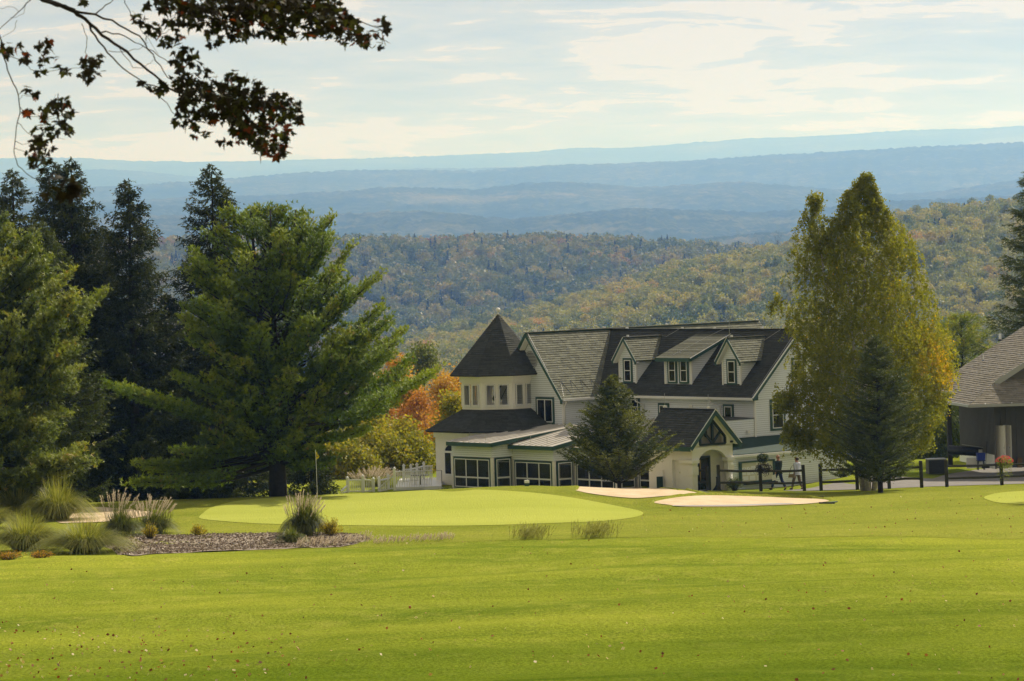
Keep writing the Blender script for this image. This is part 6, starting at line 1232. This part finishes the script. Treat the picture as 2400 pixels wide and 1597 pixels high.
# ------------------------------------------------------------------ cart barn at the right edge
BX, BY, BZ = *P(2274, 950, 186)[:2], -12.42; BE = P(2274, 950, 186)[2]
barn = empty('cart_barn', (BX, BY, BZ), R_(7), 'grey ribbed cart barn with a wide weathered shingle roof at the right edge', 'barn')
BO = (0, 0, BZ)
M_bsh = pmat('taupe_shingles', (.15, .135, .11), .95, attr='rnd', col2=(.30, .275, .23), vscale=6, bump=.3, bscale=50)
M_rib = pmat('grey_ribbed_metal', (.12, .115, .105), .6, var=.08); M_grt = pmat('grey_trim', (.36, .37, .37), .5)
def BM(): return MB(BO)
def bz(x): return BE + .02 + .6 * x
def barn_build():
    G = 1.95; y2 = 11.5; X1 = 11
    m = BM(); tiles = [[(0, 0, bz(0)), (G, G, bz(G)), (0, G, bz(0))], [(0, G, bz(0)), (0, 5.3, bz(0)), (2.3, 5.3, bz(2.3)), (2.3, G, bz(2.3))][::-1], [(2.3, G - .3, bz(2.3)), (2.3, y2, bz(2.3)), (X1, y2, bz(X1)), (X1, G - .3, bz(X1))][::-1], [(.6, 5.3, bz(.6)), (.6, y2, bz(.6)), (2.3, y2, bz(2.3)), (2.3, 5.3, bz(2.3))][::-1], [(0, 0, bz(0)), (14, 0, bz(0)), (14, G, bz(G)), (G, G, bz(G))]]
    dk = BM()
    for p in tiles:
        m.lap(p, .17, .026, .34, .4); c = [Vector(q) for q in p]; N = (c[1] - c[0]).cross(c[2] - c[1]).normalized(); dk.prism([q - N * .004 for q in c], -N * .10)
    r = m.build('roof', M_bsh, barn); dk.build('roof_deck', M_grt, r)
    BM().prism([(X1, G - .3, bz(X1)), (X1, y2, bz(X1)), (X1 * 2, y2, bz(0)), (X1 * 2, G - .3, bz(0))], (0, 0, -.1)).build('roof_slope', M_bsh, barn)
    BM().bar((1.75, G - .34, bz(1.75) - .10), (X1, G - .34, bz(X1) - .10), .04, .26).build('rake_board', M_grt, barn)
    BM().prism([(2.1, G, bz(2.1) - .15), (X1, G, bz(X1) - .12), (2 * X1 - 2.1, G, bz(2.1) - .15)], (0, .1, 0)).build('gable_wall', M_rib, barn)
    BM().bar((-.06, -.1, BE - .05), (-.06, 5.3, BE - .05), .12, .13).build('gutter', M_grt, barn); BM().bar((-.1, -.06, BE - .05), (14, -.06, BE - .05), .12, .13).build('gutter', M_grt, barn)
    for x in (.75, 2.15, 3.5): BM().lathe([(.0, -.035), (.035, 0), (0, .035)], (x, -.14, BE + .05), 8).build('gutter_lamp', M_trimw, barn)
    BM().box(.05, 12, .05, 1.9, BE - .14, BE - .10).build('soffit', M_grt, barn)
    for (x, y) in ((2.62, 5.0), (1.25, 3.3)):
        pass
    # plumbing vents
    for (px, prow, t, h_, w) in ((2305, 846, 3.6, .34, .035), (2344, 798, 3.8, .36, .075)):
        r_ = ray(px, prow); best = None
        for Yk in np.arange(184, 200, .02):
            p = r_ * Yk; l = Matrix.Rotation(R_(-7), 3, 'Z') @ Vector((p[0] - BX, p[1] - BY, 0)); d = p[2] - bz(l.x)
            if best is None or abs(d) < best[0]: best = (abs(d), l.x, l.y, p[2])
        _, x, y, z = best; BM().tube([(x, y, z - .05), (x, y, z + h_)], w, 10).build('vent_pipe', M_trimw, barn); BM().lathe([(w * 2.2, -.04), (w * 1.3, .06)], (x, y, z), 12).build('vent_boot', M_black, barn)
    # ribbed side wall under the eave, with white base boards
    x = 1.73; top = BE - .12; BM().box(x, x + .1, 2, 9.3, BZ, bz(x) - .15).build('side_wall', M_rib, barn)
    for k in range(29): y = 2.1 + k * .25; BM().box(x - .04, x - .002, y, y + .07, BZ + .75, bz(x) - .2).build('batten', M_rib, barn)
    BM().box(x - .05, x - .003, 2.0, 9.3, BZ, BZ + .72).build('base_board', M_trimw, barn)
    BM().box(x + .1, 13, 2.5, 2.6, BZ, bz(x) - .1).build('front_wall', M_rib, barn); 
    for k in range(36): xx = x + .2 + k * .28; BM().box(xx, xx + .07, 2.46, 2.498, BZ + .2, top).build('batten', M_rib, barn)
    BM().box(-.02, .20, 4.85, 5.07, BZ, BE - .1).build('post', M_wood_d, barn); BM().box(3.05, 3.2, .0, .14, BZ, BE - .1).build('post', M_trimw, barn)
    # open pair of white doors
    for (xx, w, a) in ((x + .16, .75, 62), (x + .58, .62, 64)):
        m = MB(); m.box(0, w, -.02, .02, 0, 2.18); d = m.build('door', M_stucco, barn, loc=(xx, 2.38, .06), rz=-R_(a)); MB().box(w - .10, w - .06, -.07, .07, 1.0, 1.06).build('handle', M_steel, d)
    BM().box(x + .42, x + .56, 2.44, 2.47, BZ + .05, BZ + 2.2).build('dark_interior', M_dark, barn)
barn_build()
def barn_at(name, x, y, label, cat, rz=0): 
    q = Matrix.Translation((BX, BY, BZ + .02)) @ Matrix.Rotation(R_(7), 4, 'Z') @ Vector((x, y, 0)); return empty(name, tuple(q), R_(7) + rz, label, cat)
o = empty('air_conditioner', (P(2194, 1090, 190)[0], 190, H(P(2194, 1090, 190)[0], 190)), R_(5), 'dark louvred air conditioning unit in the shade left of the barn', 'air conditioner')
m = MB(); m.box(-.47, .47, -.4, .4, .06, .80); b_ = m.build('casing', pmat('unit_grey', (.055, .055, .055), .6), o); MB().box(-.50, .50, -.43, .43, .80, .85).build('lid', M_grt, o)
for k in range(11): MB().box(-.45, .45, -.415, -.40, .12 + k * .06, .15 + k * .06).build('louvre', M_grt if k == 20 else M_black, o)
o = barn_at('bag_rack', .75, 3.2, 'long black covered rack with a chrome top bar beside the barn wall', 'rack'); MB().tube([(-1.0, .6, .95), (.55, -.2, .82)], .24, 14).build('cover', M_black, o, smooth=True); MB().tube([(-.4, .2, 1.22), (.6, -.3, 1.06)], .018, 6).build('top_bar', M_steel, o)
for k in range(9): t = k / 8; MB().tube([(-1.0 + 1.55 * t, .6 - .8 * t - .26 * math.cos(a), .95 - .13 * t + .26 * math.sin(a)) for a in np.linspace(-1.4, 1.4, 7)], .012, 4).build('hoop', M_steel if k == 40 else M_black, o)
MB().box(-.3, .62, -.3, -.26, .0, .55).build('white_panel', M_trimw, o); MB().bar((-.9, .5, 0), (-.9, .5, .8), .05, .05).bar((.5, -.2, 0), (.5, -.2, .7), .05, .05).build('legs_frame', M_black, o)
o = barn_at('stool', .82, 1.35, 'small black stool with four legs under the blue bucket', 'stool'); MB().box(-.2, .2, -.15, .15, .46, .50).build('seat', M_black, o)
for (a, b) in ((-.17, -.12), (.17, -.12), (-.17, .12), (.17, .12)): MB().bar((a, b, 0), (a * .85, b * .85, .46), .035, .035).build('leg', M_black, o)
q = barn_at('bucket', .82, 1.35, 'blue square bucket on the black stool by the barn', 'bucket'); q.location.z += .5; MB().prism([(-.17, -.14, 0), (.17, -.14, 0), (.17, .14, 0), (-.17, .14, 0)], (0, 0, .02)).build('base', M_black, q)
m = MB(); [m.prism(w, d) for w, d in (([(-.18, -.15, .0), (.18, -.15, 0), (.22, -.18, .38), (-.22, -.18, .38)], (0, .02, 0)), ([(-.18, .15, .0), (.18, .15, 0), (.22, .18, .38), (-.22, .18, .38)], (0, -.02, 0)), ([(-.18, -.15, 0), (-.18, .15, 0), (-.22, .18, .38), (-.22, -.18, .38)], (.02, 0, 0)), ([(.18, -.15, 0), (.18, .15, 0), (.22, .18, .38), (.22, -.18, .38)], (-.02, 0, 0)))]; m.build('body', pmat('blue_plastic', (.02, .04, .28), .4), q)
o = barn_at('towel', 1.12, 2.55, 'pale towel hanging from the black covered rack', 'towel'); m = MB()
for i in range(8):
    a, b = i / 8, (i + 1) / 8; f = lambda t: .04 * math.sin(t * 9); m.poly([(-.13 + .26 * a, f(a), .32), (-.13 + .26 * b, f(b), .30), (-.10 + .2 * b, f(b) * .6, .98), (-.10 + .2 * a, f(a) * .6, .98)])
m.build('cloth', M_curt, o)
o = barn_at('broom', 1.50, 4.0, 'long handled broom leaning on the ribbed barn wall', 'broom'); MB().tube([(-.15, -1.5, .05), (.12, -.9, 1.35)], .018, 6).build('handle', M_wood_d, o); MB().box(-.35, .05, -1.6, -1.45, 0, .1).build('head', M_black, o)
o = barn_at('wooden_box', 3.05, 2.1, 'upright brown box beside the barn doorway', 'box'); m = MB().box(-.13, .13, -.12, .12, 0, .52); m.build('body', pmat('plain_wood', (.16, .10, .06), .7, var=.3), o); MB().box(-.11, .11, -.13, -.121, .04, .48).build('front_panel', pmat('panel_wood', (.22, .14, .08), .7, var=.3), o)
# tree off to the right whose shade touches the lawn edge
lx, ly = 26.5, 151.0
leafy('autumn_tree', (lx, ly, H(lx, ly)), 8.5, round_blobs(np.random.default_rng(9), 24, 6.0, 8.5, .25), 9000, .14, M_yg, 'lawn tree standing just outside the right edge', 'tree', 77, trunk_r=.16)
# ------------------------------------------------------------------ two walkers
def skin_obj(name, verts, edges, rad, mat, parent, sub=2, root=0):
    me = bpy.data.meshes.new(name); me.from_pydata(verts, edges, []); o = link(name, me, mat, parent); md = o.modifiers.new('skin', 'SKIN'); md.use_smooth_shade = True
    sv = me.skin_vertices[0].data
    for i, q in enumerate(rad): sv[i].radius = (q, q) if not hasattr(q, '__len__') else q
    for i in range(len(rad)): sv[i].use_root = (i == root)
    s = o.modifiers.new('sub', 'SUBSURF'); s.levels = sub; s.render_levels = sub; return o
M_skin = pmat('skin', (.42, .22, .16), .6); M_hair = pmat('dark_hair', (.025, .015, .012), .6); M_greyh = pmat('greying_hair', (.16, .11, .09), .7)
def person(loc, az, label, shirt, trous, shoe, bald, sc=1.0, stride=.34, bag=False):
    root = empty('person', loc, R_(-az), label, 'person'); root.scale = (sc, sc, sc)   # local +y is the walking direction
    s = stride
    V = [(0, 0, .95), (0, 0, 1.12), (0, .0, 1.30), (0, -.01, 1.43), (0, .0, 1.52), (0, .015, 1.60), (0, .02, 1.70), (0, .015, 1.755),
         (-.09, 0, .90), (-.10, s * .62, .50), (-.10, s * 1.05, .09), (-.10, s * 1.05 + .15, .04), (.09, 0, .90), (.10, -s * .25, .50), (.10, -s * .95, .13), (.10, -s * .82, .03),
         (-.17, -.01, 1.40), (-.23, -.10, 1.14), (-.25, -.06, .92), (-.25, -.04, .86), (.17, -.01, 1.40), (.23, .07, 1.14), (.24, .16, .92), (.24, .18, .86), (0, .13, 1.63), (-.085, .01, 1.64), (.085, .01, 1.64)]
    E_ = [(0, 1), (1, 2), (2, 3), (3, 4), (4, 5), (5, 6), (6, 7), (0, 8), (8, 9), (9, 10), (10, 11), (0, 12), (12, 13), (13, 14), (14, 15), (3, 16), (16, 17), (17, 18), (18, 19), (3, 20), (20, 21), (21, 22), (22, 23), (5, 24), (5, 25), (5, 26)]
    Rr = [(.14, .11), (.13, .10), (.155, .11), (.11, .08), .055, .082, .09, .045, .085, .058, .04, .03, .085, .058, .04, .03, .055, .042, .03, .028, .055, .042, .03, .028, .016, .016, .016]
    for hand, sgn in ((19, -1), (23, 1)):
        hx, hy, hz_ = V[hand]; b = len(V)
        for f, (dx, dy, L_) in enumerate([(.0, .030, .075), (.0, .010, .085), (.0, -.010, .080), (.0, -.028, .062), (-sgn * .03, .035, .045)]):
            V += [(hx + dx * .6, hy + dy, hz_ - .03), (hx + dx - sgn * .012, hy + dy * 1.15 + .01, hz_ - .03 - L_)]; E_ += [(hand, b + 2 * f), (b + 2 * f, b + 2 * f + 1)]; Rr += [.010, .007]
    skin_obj('body', V, E_, Rr, M_skin, root)
    g = lambda ids: [V[i] for i in ids]
    skin_obj('shirt', g([0, 1, 2, 3]) + [(-.17, -.01, 1.40), (-.23, -.10, 1.14), (-.25, -.065, .95), (.17, -.01, 1.40), (.23, .07, 1.14), (.24, .15, .95), (0, 0, 1.475), (0, 0, .88)], [(0, 1), (1, 2), (2, 3), (3, 4), (4, 5), (5, 6), (3, 7), (7, 8), (8, 9), (3, 10), (0, 11)], [(.175, .135), (.175, .135), (.19, .13), (.14, .10), .078, .064, .052, .078, .064, .052, .065, (.17, .13)], shirt, root)
    skin_obj('trousers', [(0, 0, .95), (-.09, 0, .88), (-.10, s * .62, .50), (-.10, s * 1.03, .10), (.09, 0, .88), (.10, -s * .25, .50), (.10, -s * .93, .15), (0, 0, 1.0)], [(0, 1), (1, 2), (2, 3), (0, 4), (4, 5), (5, 6), (0, 7)], [(.15, .12), .105, .082, .066, .105, .082, .066, (.14, .11)], trous, root)
    for (a, b, c) in (((-.10, s * 1.03 - .05, .05), (-.10, s * 1.05 + .10, .045), (-.10, s * 1.05 + .20, .03)), ((.10, -s * .95 - .02, .12), (.10, -s * .9 + .03, .05), (.10, -s * .82 + .08, .025))): skin_obj('shoe', [a, b, c], [(0, 1), (1, 2)], [.055, .05, .035], shoe, root, 1)
    if bald: skin_obj('hair', [(-.075, -.03, 1.63), (0, -.075, 1.62), (.075, -.03, 1.63)], [(0, 1), (1, 2)], [.028, .035, .028], M_greyh, root, 1, 1)
    else: skin_obj('hair', [(0, -.01, 1.74), (0, -.05, 1.66), (-.07, -.02, 1.62), (.07, -.02, 1.62), (0, -.06, 1.56)], [(0, 1), (1, 2), (1, 3), (1, 4)], [.085, .095, .06, .06, .07], M_hair, root, 2, 1)
    return root
def walker_loc(px, Y): x = P(px, 1150, Y)[0]; return (x, Y, H(x, Y) + .0)
man = person(walker_loc(1826, 180.2), -38, 'balding man in a dark green shirt and blue jeans walking behind the fence', pmat('dark_green_shirt', (.018, .030, .020), .9), pmat('blue_jeans', (.018, .035, .13), .9), M_black, True, 1.0, .40)
woman = person(walker_loc(1869, 180.0), -36, 'dark haired woman in a white shirt and khaki trousers carrying a handbag', pmat('white_shirt', (.62, .66, .80), .9), pmat('khaki_cotton', (.14, .11, .085), .9), pmat('brown_shoe', (.05, .03, .02), .6), False, .93, .30)
o = empty('papers', tuple(np.array(walker_loc(1815, 179.9)) + np.array((-.12, -.05, .74))), R_(20), 'white sheets of paper held in the balding man\'s left hand', 'paper'); MB().prism([(0, 0, 0), (.22, .02, .06), (.26, .02, -.22), (.03, 0, -.27)], (0, .006, 0)).build('sheet', M_paper, o)
o = empty('handbag', tuple(np.array(walker_loc(1858, 179.8)) + np.array((-.02, -.05, .72))), R_(-15), 'tan handbag with a dark strap on the woman\'s left side', 'handbag'); b_ = MB().prism([(-.19, -.05, -.10), (.19, -.05, -.10), (.15, -.05, .08), (-.15, -.05, .08)], (0, .10, 0)).build('body', pmat('tan_leather', (.22, .17, .10), .6), o); bevel(b_, .025, 2)
MB().tube([(-.13, 0, .06), (-.04, 0, .40), (.08, 0, .55), (.12, 0, .30), (.13, 0, .06)], .014, 5).build('strap', M_black, o)
# ------------------------------------------------------------------ overhanging maple (photographer's tree)
def maple():
    Y0 = 21.0; gz = H(-6.5, 20); root = empty('maple_tree', (-6.5, 20.0, gz), 0, 'shaded red-tinged maple whose leafy boughs hang into the top left of the sky', 'maple'); O_ = np.array((-6.5, 20.0, gz)); r = np.random.default_rng(44)
    z = lambda x, y, Y=Y0: P(x / 2.507, y / 2.507, Y) - O_
    tr = MB(); tr.tube([(0, 0, -.4), (0.1, 0, 2), (.2, .3, 5), (.1, .6, 9)], [.38, .3, .25, .12], 12); tr.build('trunk', M_bark, root, smooth=True)
    br = MB()
    paths = [([(-900, -700), (-300, -330), (150, -40), (300, 12), (440, 70), (500, 112), (600, 210), (700, 275), (830, 380), (940, 470), (1030, 540), (1200, 600), (1400, 690), (1600, 830), (1720, 870)], 40, 3), ([(440, 66), (560, 85), (700, 150), (820, 212), (900, 320), (960, 420), (1050, 520), (1160, 560)], 17, 3), ([(560, 85), (620, 30), (700, -20), (760, -80)], 9, 3), ([(500, 110), (560, 210), (630, 310), (720, 400), (850, 490), (950, 580), (1010, 660), (1100, 740)], 16, 3),
             ([(440, 62), (380, 35), (250, 5), (150, -60)], 22, 18), ([(-900, -600), (0, -300), (600, -160), (1000, -60), (1250, 0), (1500, 20), (1800, 50), (2050, 100), (2200, 160), (2270, 190)], 30, 3), ([(1250, 0), (1300, 80), (1380, 160)], 7, 2), ([(1500, 20), (1560, 110), (1640, 200)], 7, 2), ([(1800, 50), (1860, 130), (1950, 190)], 7, 2), ([(-200, -100), (-40, 120), (8, 240), (20, 330), (60, 450), (108, 560), (118, 650), (96, 750), (82, 880), (105, 975), (190, 1045), (260, 1060)], 12, 4), ([(8, 290), (110, 350), (180, 410), (260, 432), (350, 410), (480, 400), (530, 420)], 5, 2),
             ([(480, 140), (512, 220), (500, 310), (530, 350)], 5, 3), ([(180, 0), (110, 70), (20, 150), (-40, 200)], 7, 4), ([(110, 70), (60, 40), (0, 50)], 3, 2), ([(150, 30), (140, 80), (60, 105)], 3, 2), ([(100, 120), (80, 180), (0, 225)], 3, 2), ([(118, 630), (160, 690), (240, 690), (300, 700), (400, 660)], 4, 2), ([(100, 720), (160, 780), (240, 800), (380, 820)], 4, 2), ([(84, 830), (130, 850), (220, 840)], 4, 2), ([(85, 870), (140, 890), (230, 940)], 4, 2), ([(110, 590), (130, 560), (205, 570)], 3, 2), ([(730, -20), (770, 100), (830, 180), (930, 320)], 6, 2), ([(700, 280), (780, 400), (850, 400), (900, 350)], 5, 2), ([(600, 190), (700, 200), (790, 250), (900, 300), (1000, 380), (1100, 400)], 10, 3), ([(1100, 560), (1300, 560), (1500, 600), (1680, 640), (1740, 670)], 8, 2), ([(1200, 600), (1300, 700), (1450, 790), (1580, 880)], 8, 2), ([(850, 495), (1000, 520), (1060, 545)], 8, 3), ([(640, 300), (720, 305), (820, 290), (870, 250)], 5, 2), ([(950, 200), (1020, 170), (1030, 80)], 4, 3)]
    for i, (p, w0, w1) in enumerate(paths):
        dy = (r.random() - .5) * 1.2 if i > 1 else 0; n = len(p); q = []
        for j, (x, y) in enumerate(p): q.append(z(x, y, Y0 + (dy * min(1, j / 3))))
        # smooth
        q = np.array(q); qq = [q[0]]
        for a, b in zip(q[:-1], q[1:]): qq += [a + (b - a) * .33 + r.normal(size=3) * .004, a + (b - a) * .66 + r.normal(size=3) * .004, b]
        br.tube([tuple(a) for a in qq], [(w0 + (w1 - w0) * (j / (len(qq) - 1)) ** .7) * .00099 / 2 for j in range(len(qq))], 6, cap=False)
    bo = br.build('branches', M_barkd, root, smooth=True)
    # leaf shapes: five-lobed, folded a little
    out = [(0, -.12), (.10, -.02), (.30, -.16), (.27, .02), (.50, .06), (.36, .16), (.48, .36), (.26, .32), (.17, .36), (.16, .52), (0, .80), (-.16, .52), (-.17, .36), (-.26, .32), (-.48, .36), (-.36, .16), (-.50, .06), (-.27, .02), (-.30, -.16), (-.10, -.02)]
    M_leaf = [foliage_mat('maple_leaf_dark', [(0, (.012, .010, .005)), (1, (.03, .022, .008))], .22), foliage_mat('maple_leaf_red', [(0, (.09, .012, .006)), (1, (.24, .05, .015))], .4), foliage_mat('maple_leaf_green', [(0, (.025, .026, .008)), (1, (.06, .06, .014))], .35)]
    protos = []
    for v in range(9):
        m = MB(); cu = r.random() * .35 + .1; tw = r.normal() * .15
        pt = [(x, y, cu * abs(x) * (.6 + .4 * y) - cu * .5 * y * y + tw * x * y) for x, y in out]; c = (0, .15, -.02)
        for i in range(len(pt)): m.poly([c, pt[i], pt[(i + 1) % len(pt)]], .5)
        m.bar((0, -.12, 0), (.05 * r.normal(), -.62, .12 * r.random()), .02, .02)
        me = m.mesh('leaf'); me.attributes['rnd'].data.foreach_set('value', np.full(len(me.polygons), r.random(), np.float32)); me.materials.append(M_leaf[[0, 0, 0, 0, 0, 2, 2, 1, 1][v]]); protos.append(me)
    cl = [(1050, 60, 120, 90, 55), (1200, 110, 120, 90, 55), (1350, 60, 130, 110, 85), (1500, 110, 130, 110, 85), (1650, 60, 150, 100, 85), (1650, 190, 60, 50, 16), (1800, 120, 150, 100, 75), (1950, 130, 120, 100, 55), (2080, 190, 110, 80, 36), (2200, 240, 70, 60, 14), (2250, 150, 50, 40, 8), (1250, 215, 60, 60, 10), (1390, 200, 60, 40, 9), (1200, 0, 300, 60, 90), (1700, 0, 300, 50, 90), (1900, 60, 120, 90, 40),
          (1080, 350, 100, 80, 22), (1150, 480, 140, 110, 62), (1250, 600, 190, 130, 120), (1400, 560, 150, 120, 75), (1500, 650, 200, 140, 110), (1650, 620, 110, 80, 34), (1740, 680, 45, 45, 9), (1600, 780, 120, 90, 42), (1580, 880, 120, 55, 30), (1450, 780, 110, 70, 26), (1180, 780, 55, 28, 6), (1100, 700, 80, 60, 20), (1320, 830, 26, 26, 3), (890, 170, 60, 50, 11), (1000, 240, 50, 40, 8), (900, 510, 90, 40, 12), (820, 100, 50, 30, 6), (1350, 440, 45, 35, 7),
          (80, 290, 85, 45, 15), (150, 330, 30, 30, 5), (260, 270, 50, 50, 7), (290, 370, 60, 40, 7), (370, 420, 40, 20, 4), (520, 400, 75, 75, 22), (580, 350, 30, 40, 5), (240, 420, 30, 20, 4), (150, 530, 22, 22, 3), (205, 570, 22, 28, 3), (350, 600, 45, 45, 9), (390, 650, 45, 45, 7), (290, 650, 65, 55, 11), (320, 730, 85, 55, 17), (410, 760, 28, 28, 4), (240, 800, 85, 55, 13), (230, 880, 38, 45, 8), (290, 880, 20, 20, 2), (230, 950, 60, 45, 16), (150, 650, 28, 20, 3), (155, 890, 20, 20, 2), (490, 10, 25, 18, 3), (1050, 200, 20, 40, 3), (860, 40, 25, 20, 2)]
    allp = []
    for (cx, cy, rx, ry, n) in cl:
        for _ in range(int(n * 1.75)):
            a = r.random() * 6.283; q = math.sqrt(r.random()); px, py = cx + rx * q * math.cos(a), cy + ry * q * math.sin(a); ys = Y0 + r.normal() * .35
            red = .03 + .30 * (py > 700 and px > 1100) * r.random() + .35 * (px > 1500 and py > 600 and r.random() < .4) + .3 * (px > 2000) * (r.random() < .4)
            allp.append((z(px, py, ys), red))
    for _ in range(20): allp.append((P(105 + 80 * r.random(), 415 + 40 * r.random() ** 1.3, 13.0) - O_, 0))
    bmv = []; bmf = []; order = r.permutation(len(allp)); n_ind = 0
    for j, oi in enumerate(order):
        p, red = allp[oi]; v = int(r.choice([7, 8])) if r.random() < red else int(r.integers(0, 7 if red else 5)); me = protos[v]; s = .054 * (.7 + .6 * r.random())
        e = Matrix.Rotation(r.random() * 6.283, 4, 'Z') @ Matrix.Rotation(math.pi / 2 + r.normal() * .9, 4, 'X') @ Matrix.Rotation(math.pi + r.normal() * .7, 4, 'Z')
        M_ = Matrix.Translation(Vector(p)) @ e @ Matrix.Diagonal((s, s, s, 1))
        if n_ind < 298:
            o = bpy.data.objects.new('leaf', me); COL.objects.link(o); o.parent = root; o.matrix_local = M_; n_ind += 1
        else: bmv.append((M_, v))
    # the rest joined, by colour
    for vs, nm in (((0, 1, 2, 3, 4), 'leaf_mass'), ((5, 6), 'green_leaf_mass'), ((7, 8), 'red_leaf_mass')):
        VV = []; FF = []; b = 0
        for M_, v in bmv:
            if v not in vs: continue
            me = protos[v]; co = np.zeros(len(me.vertices) * 3, np.float32); me.vertices.foreach_get('co', co); co = co.reshape(-1, 3); A = np.array(M_); VV.append(co @ A[:3, :3].T + A[:3, 3]); f = np.arange(60).reshape(20, 3) + b; FF.append(f); b += len(co)
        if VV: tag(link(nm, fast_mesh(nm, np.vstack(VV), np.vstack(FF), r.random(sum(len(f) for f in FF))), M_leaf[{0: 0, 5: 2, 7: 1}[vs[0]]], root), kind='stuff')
    # crown above the frame, which keeps the boughs in shade
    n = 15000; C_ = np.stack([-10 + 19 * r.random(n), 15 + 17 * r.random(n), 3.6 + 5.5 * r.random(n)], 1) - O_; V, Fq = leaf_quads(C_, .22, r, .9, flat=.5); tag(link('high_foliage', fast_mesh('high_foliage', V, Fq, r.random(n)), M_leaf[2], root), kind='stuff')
maple()
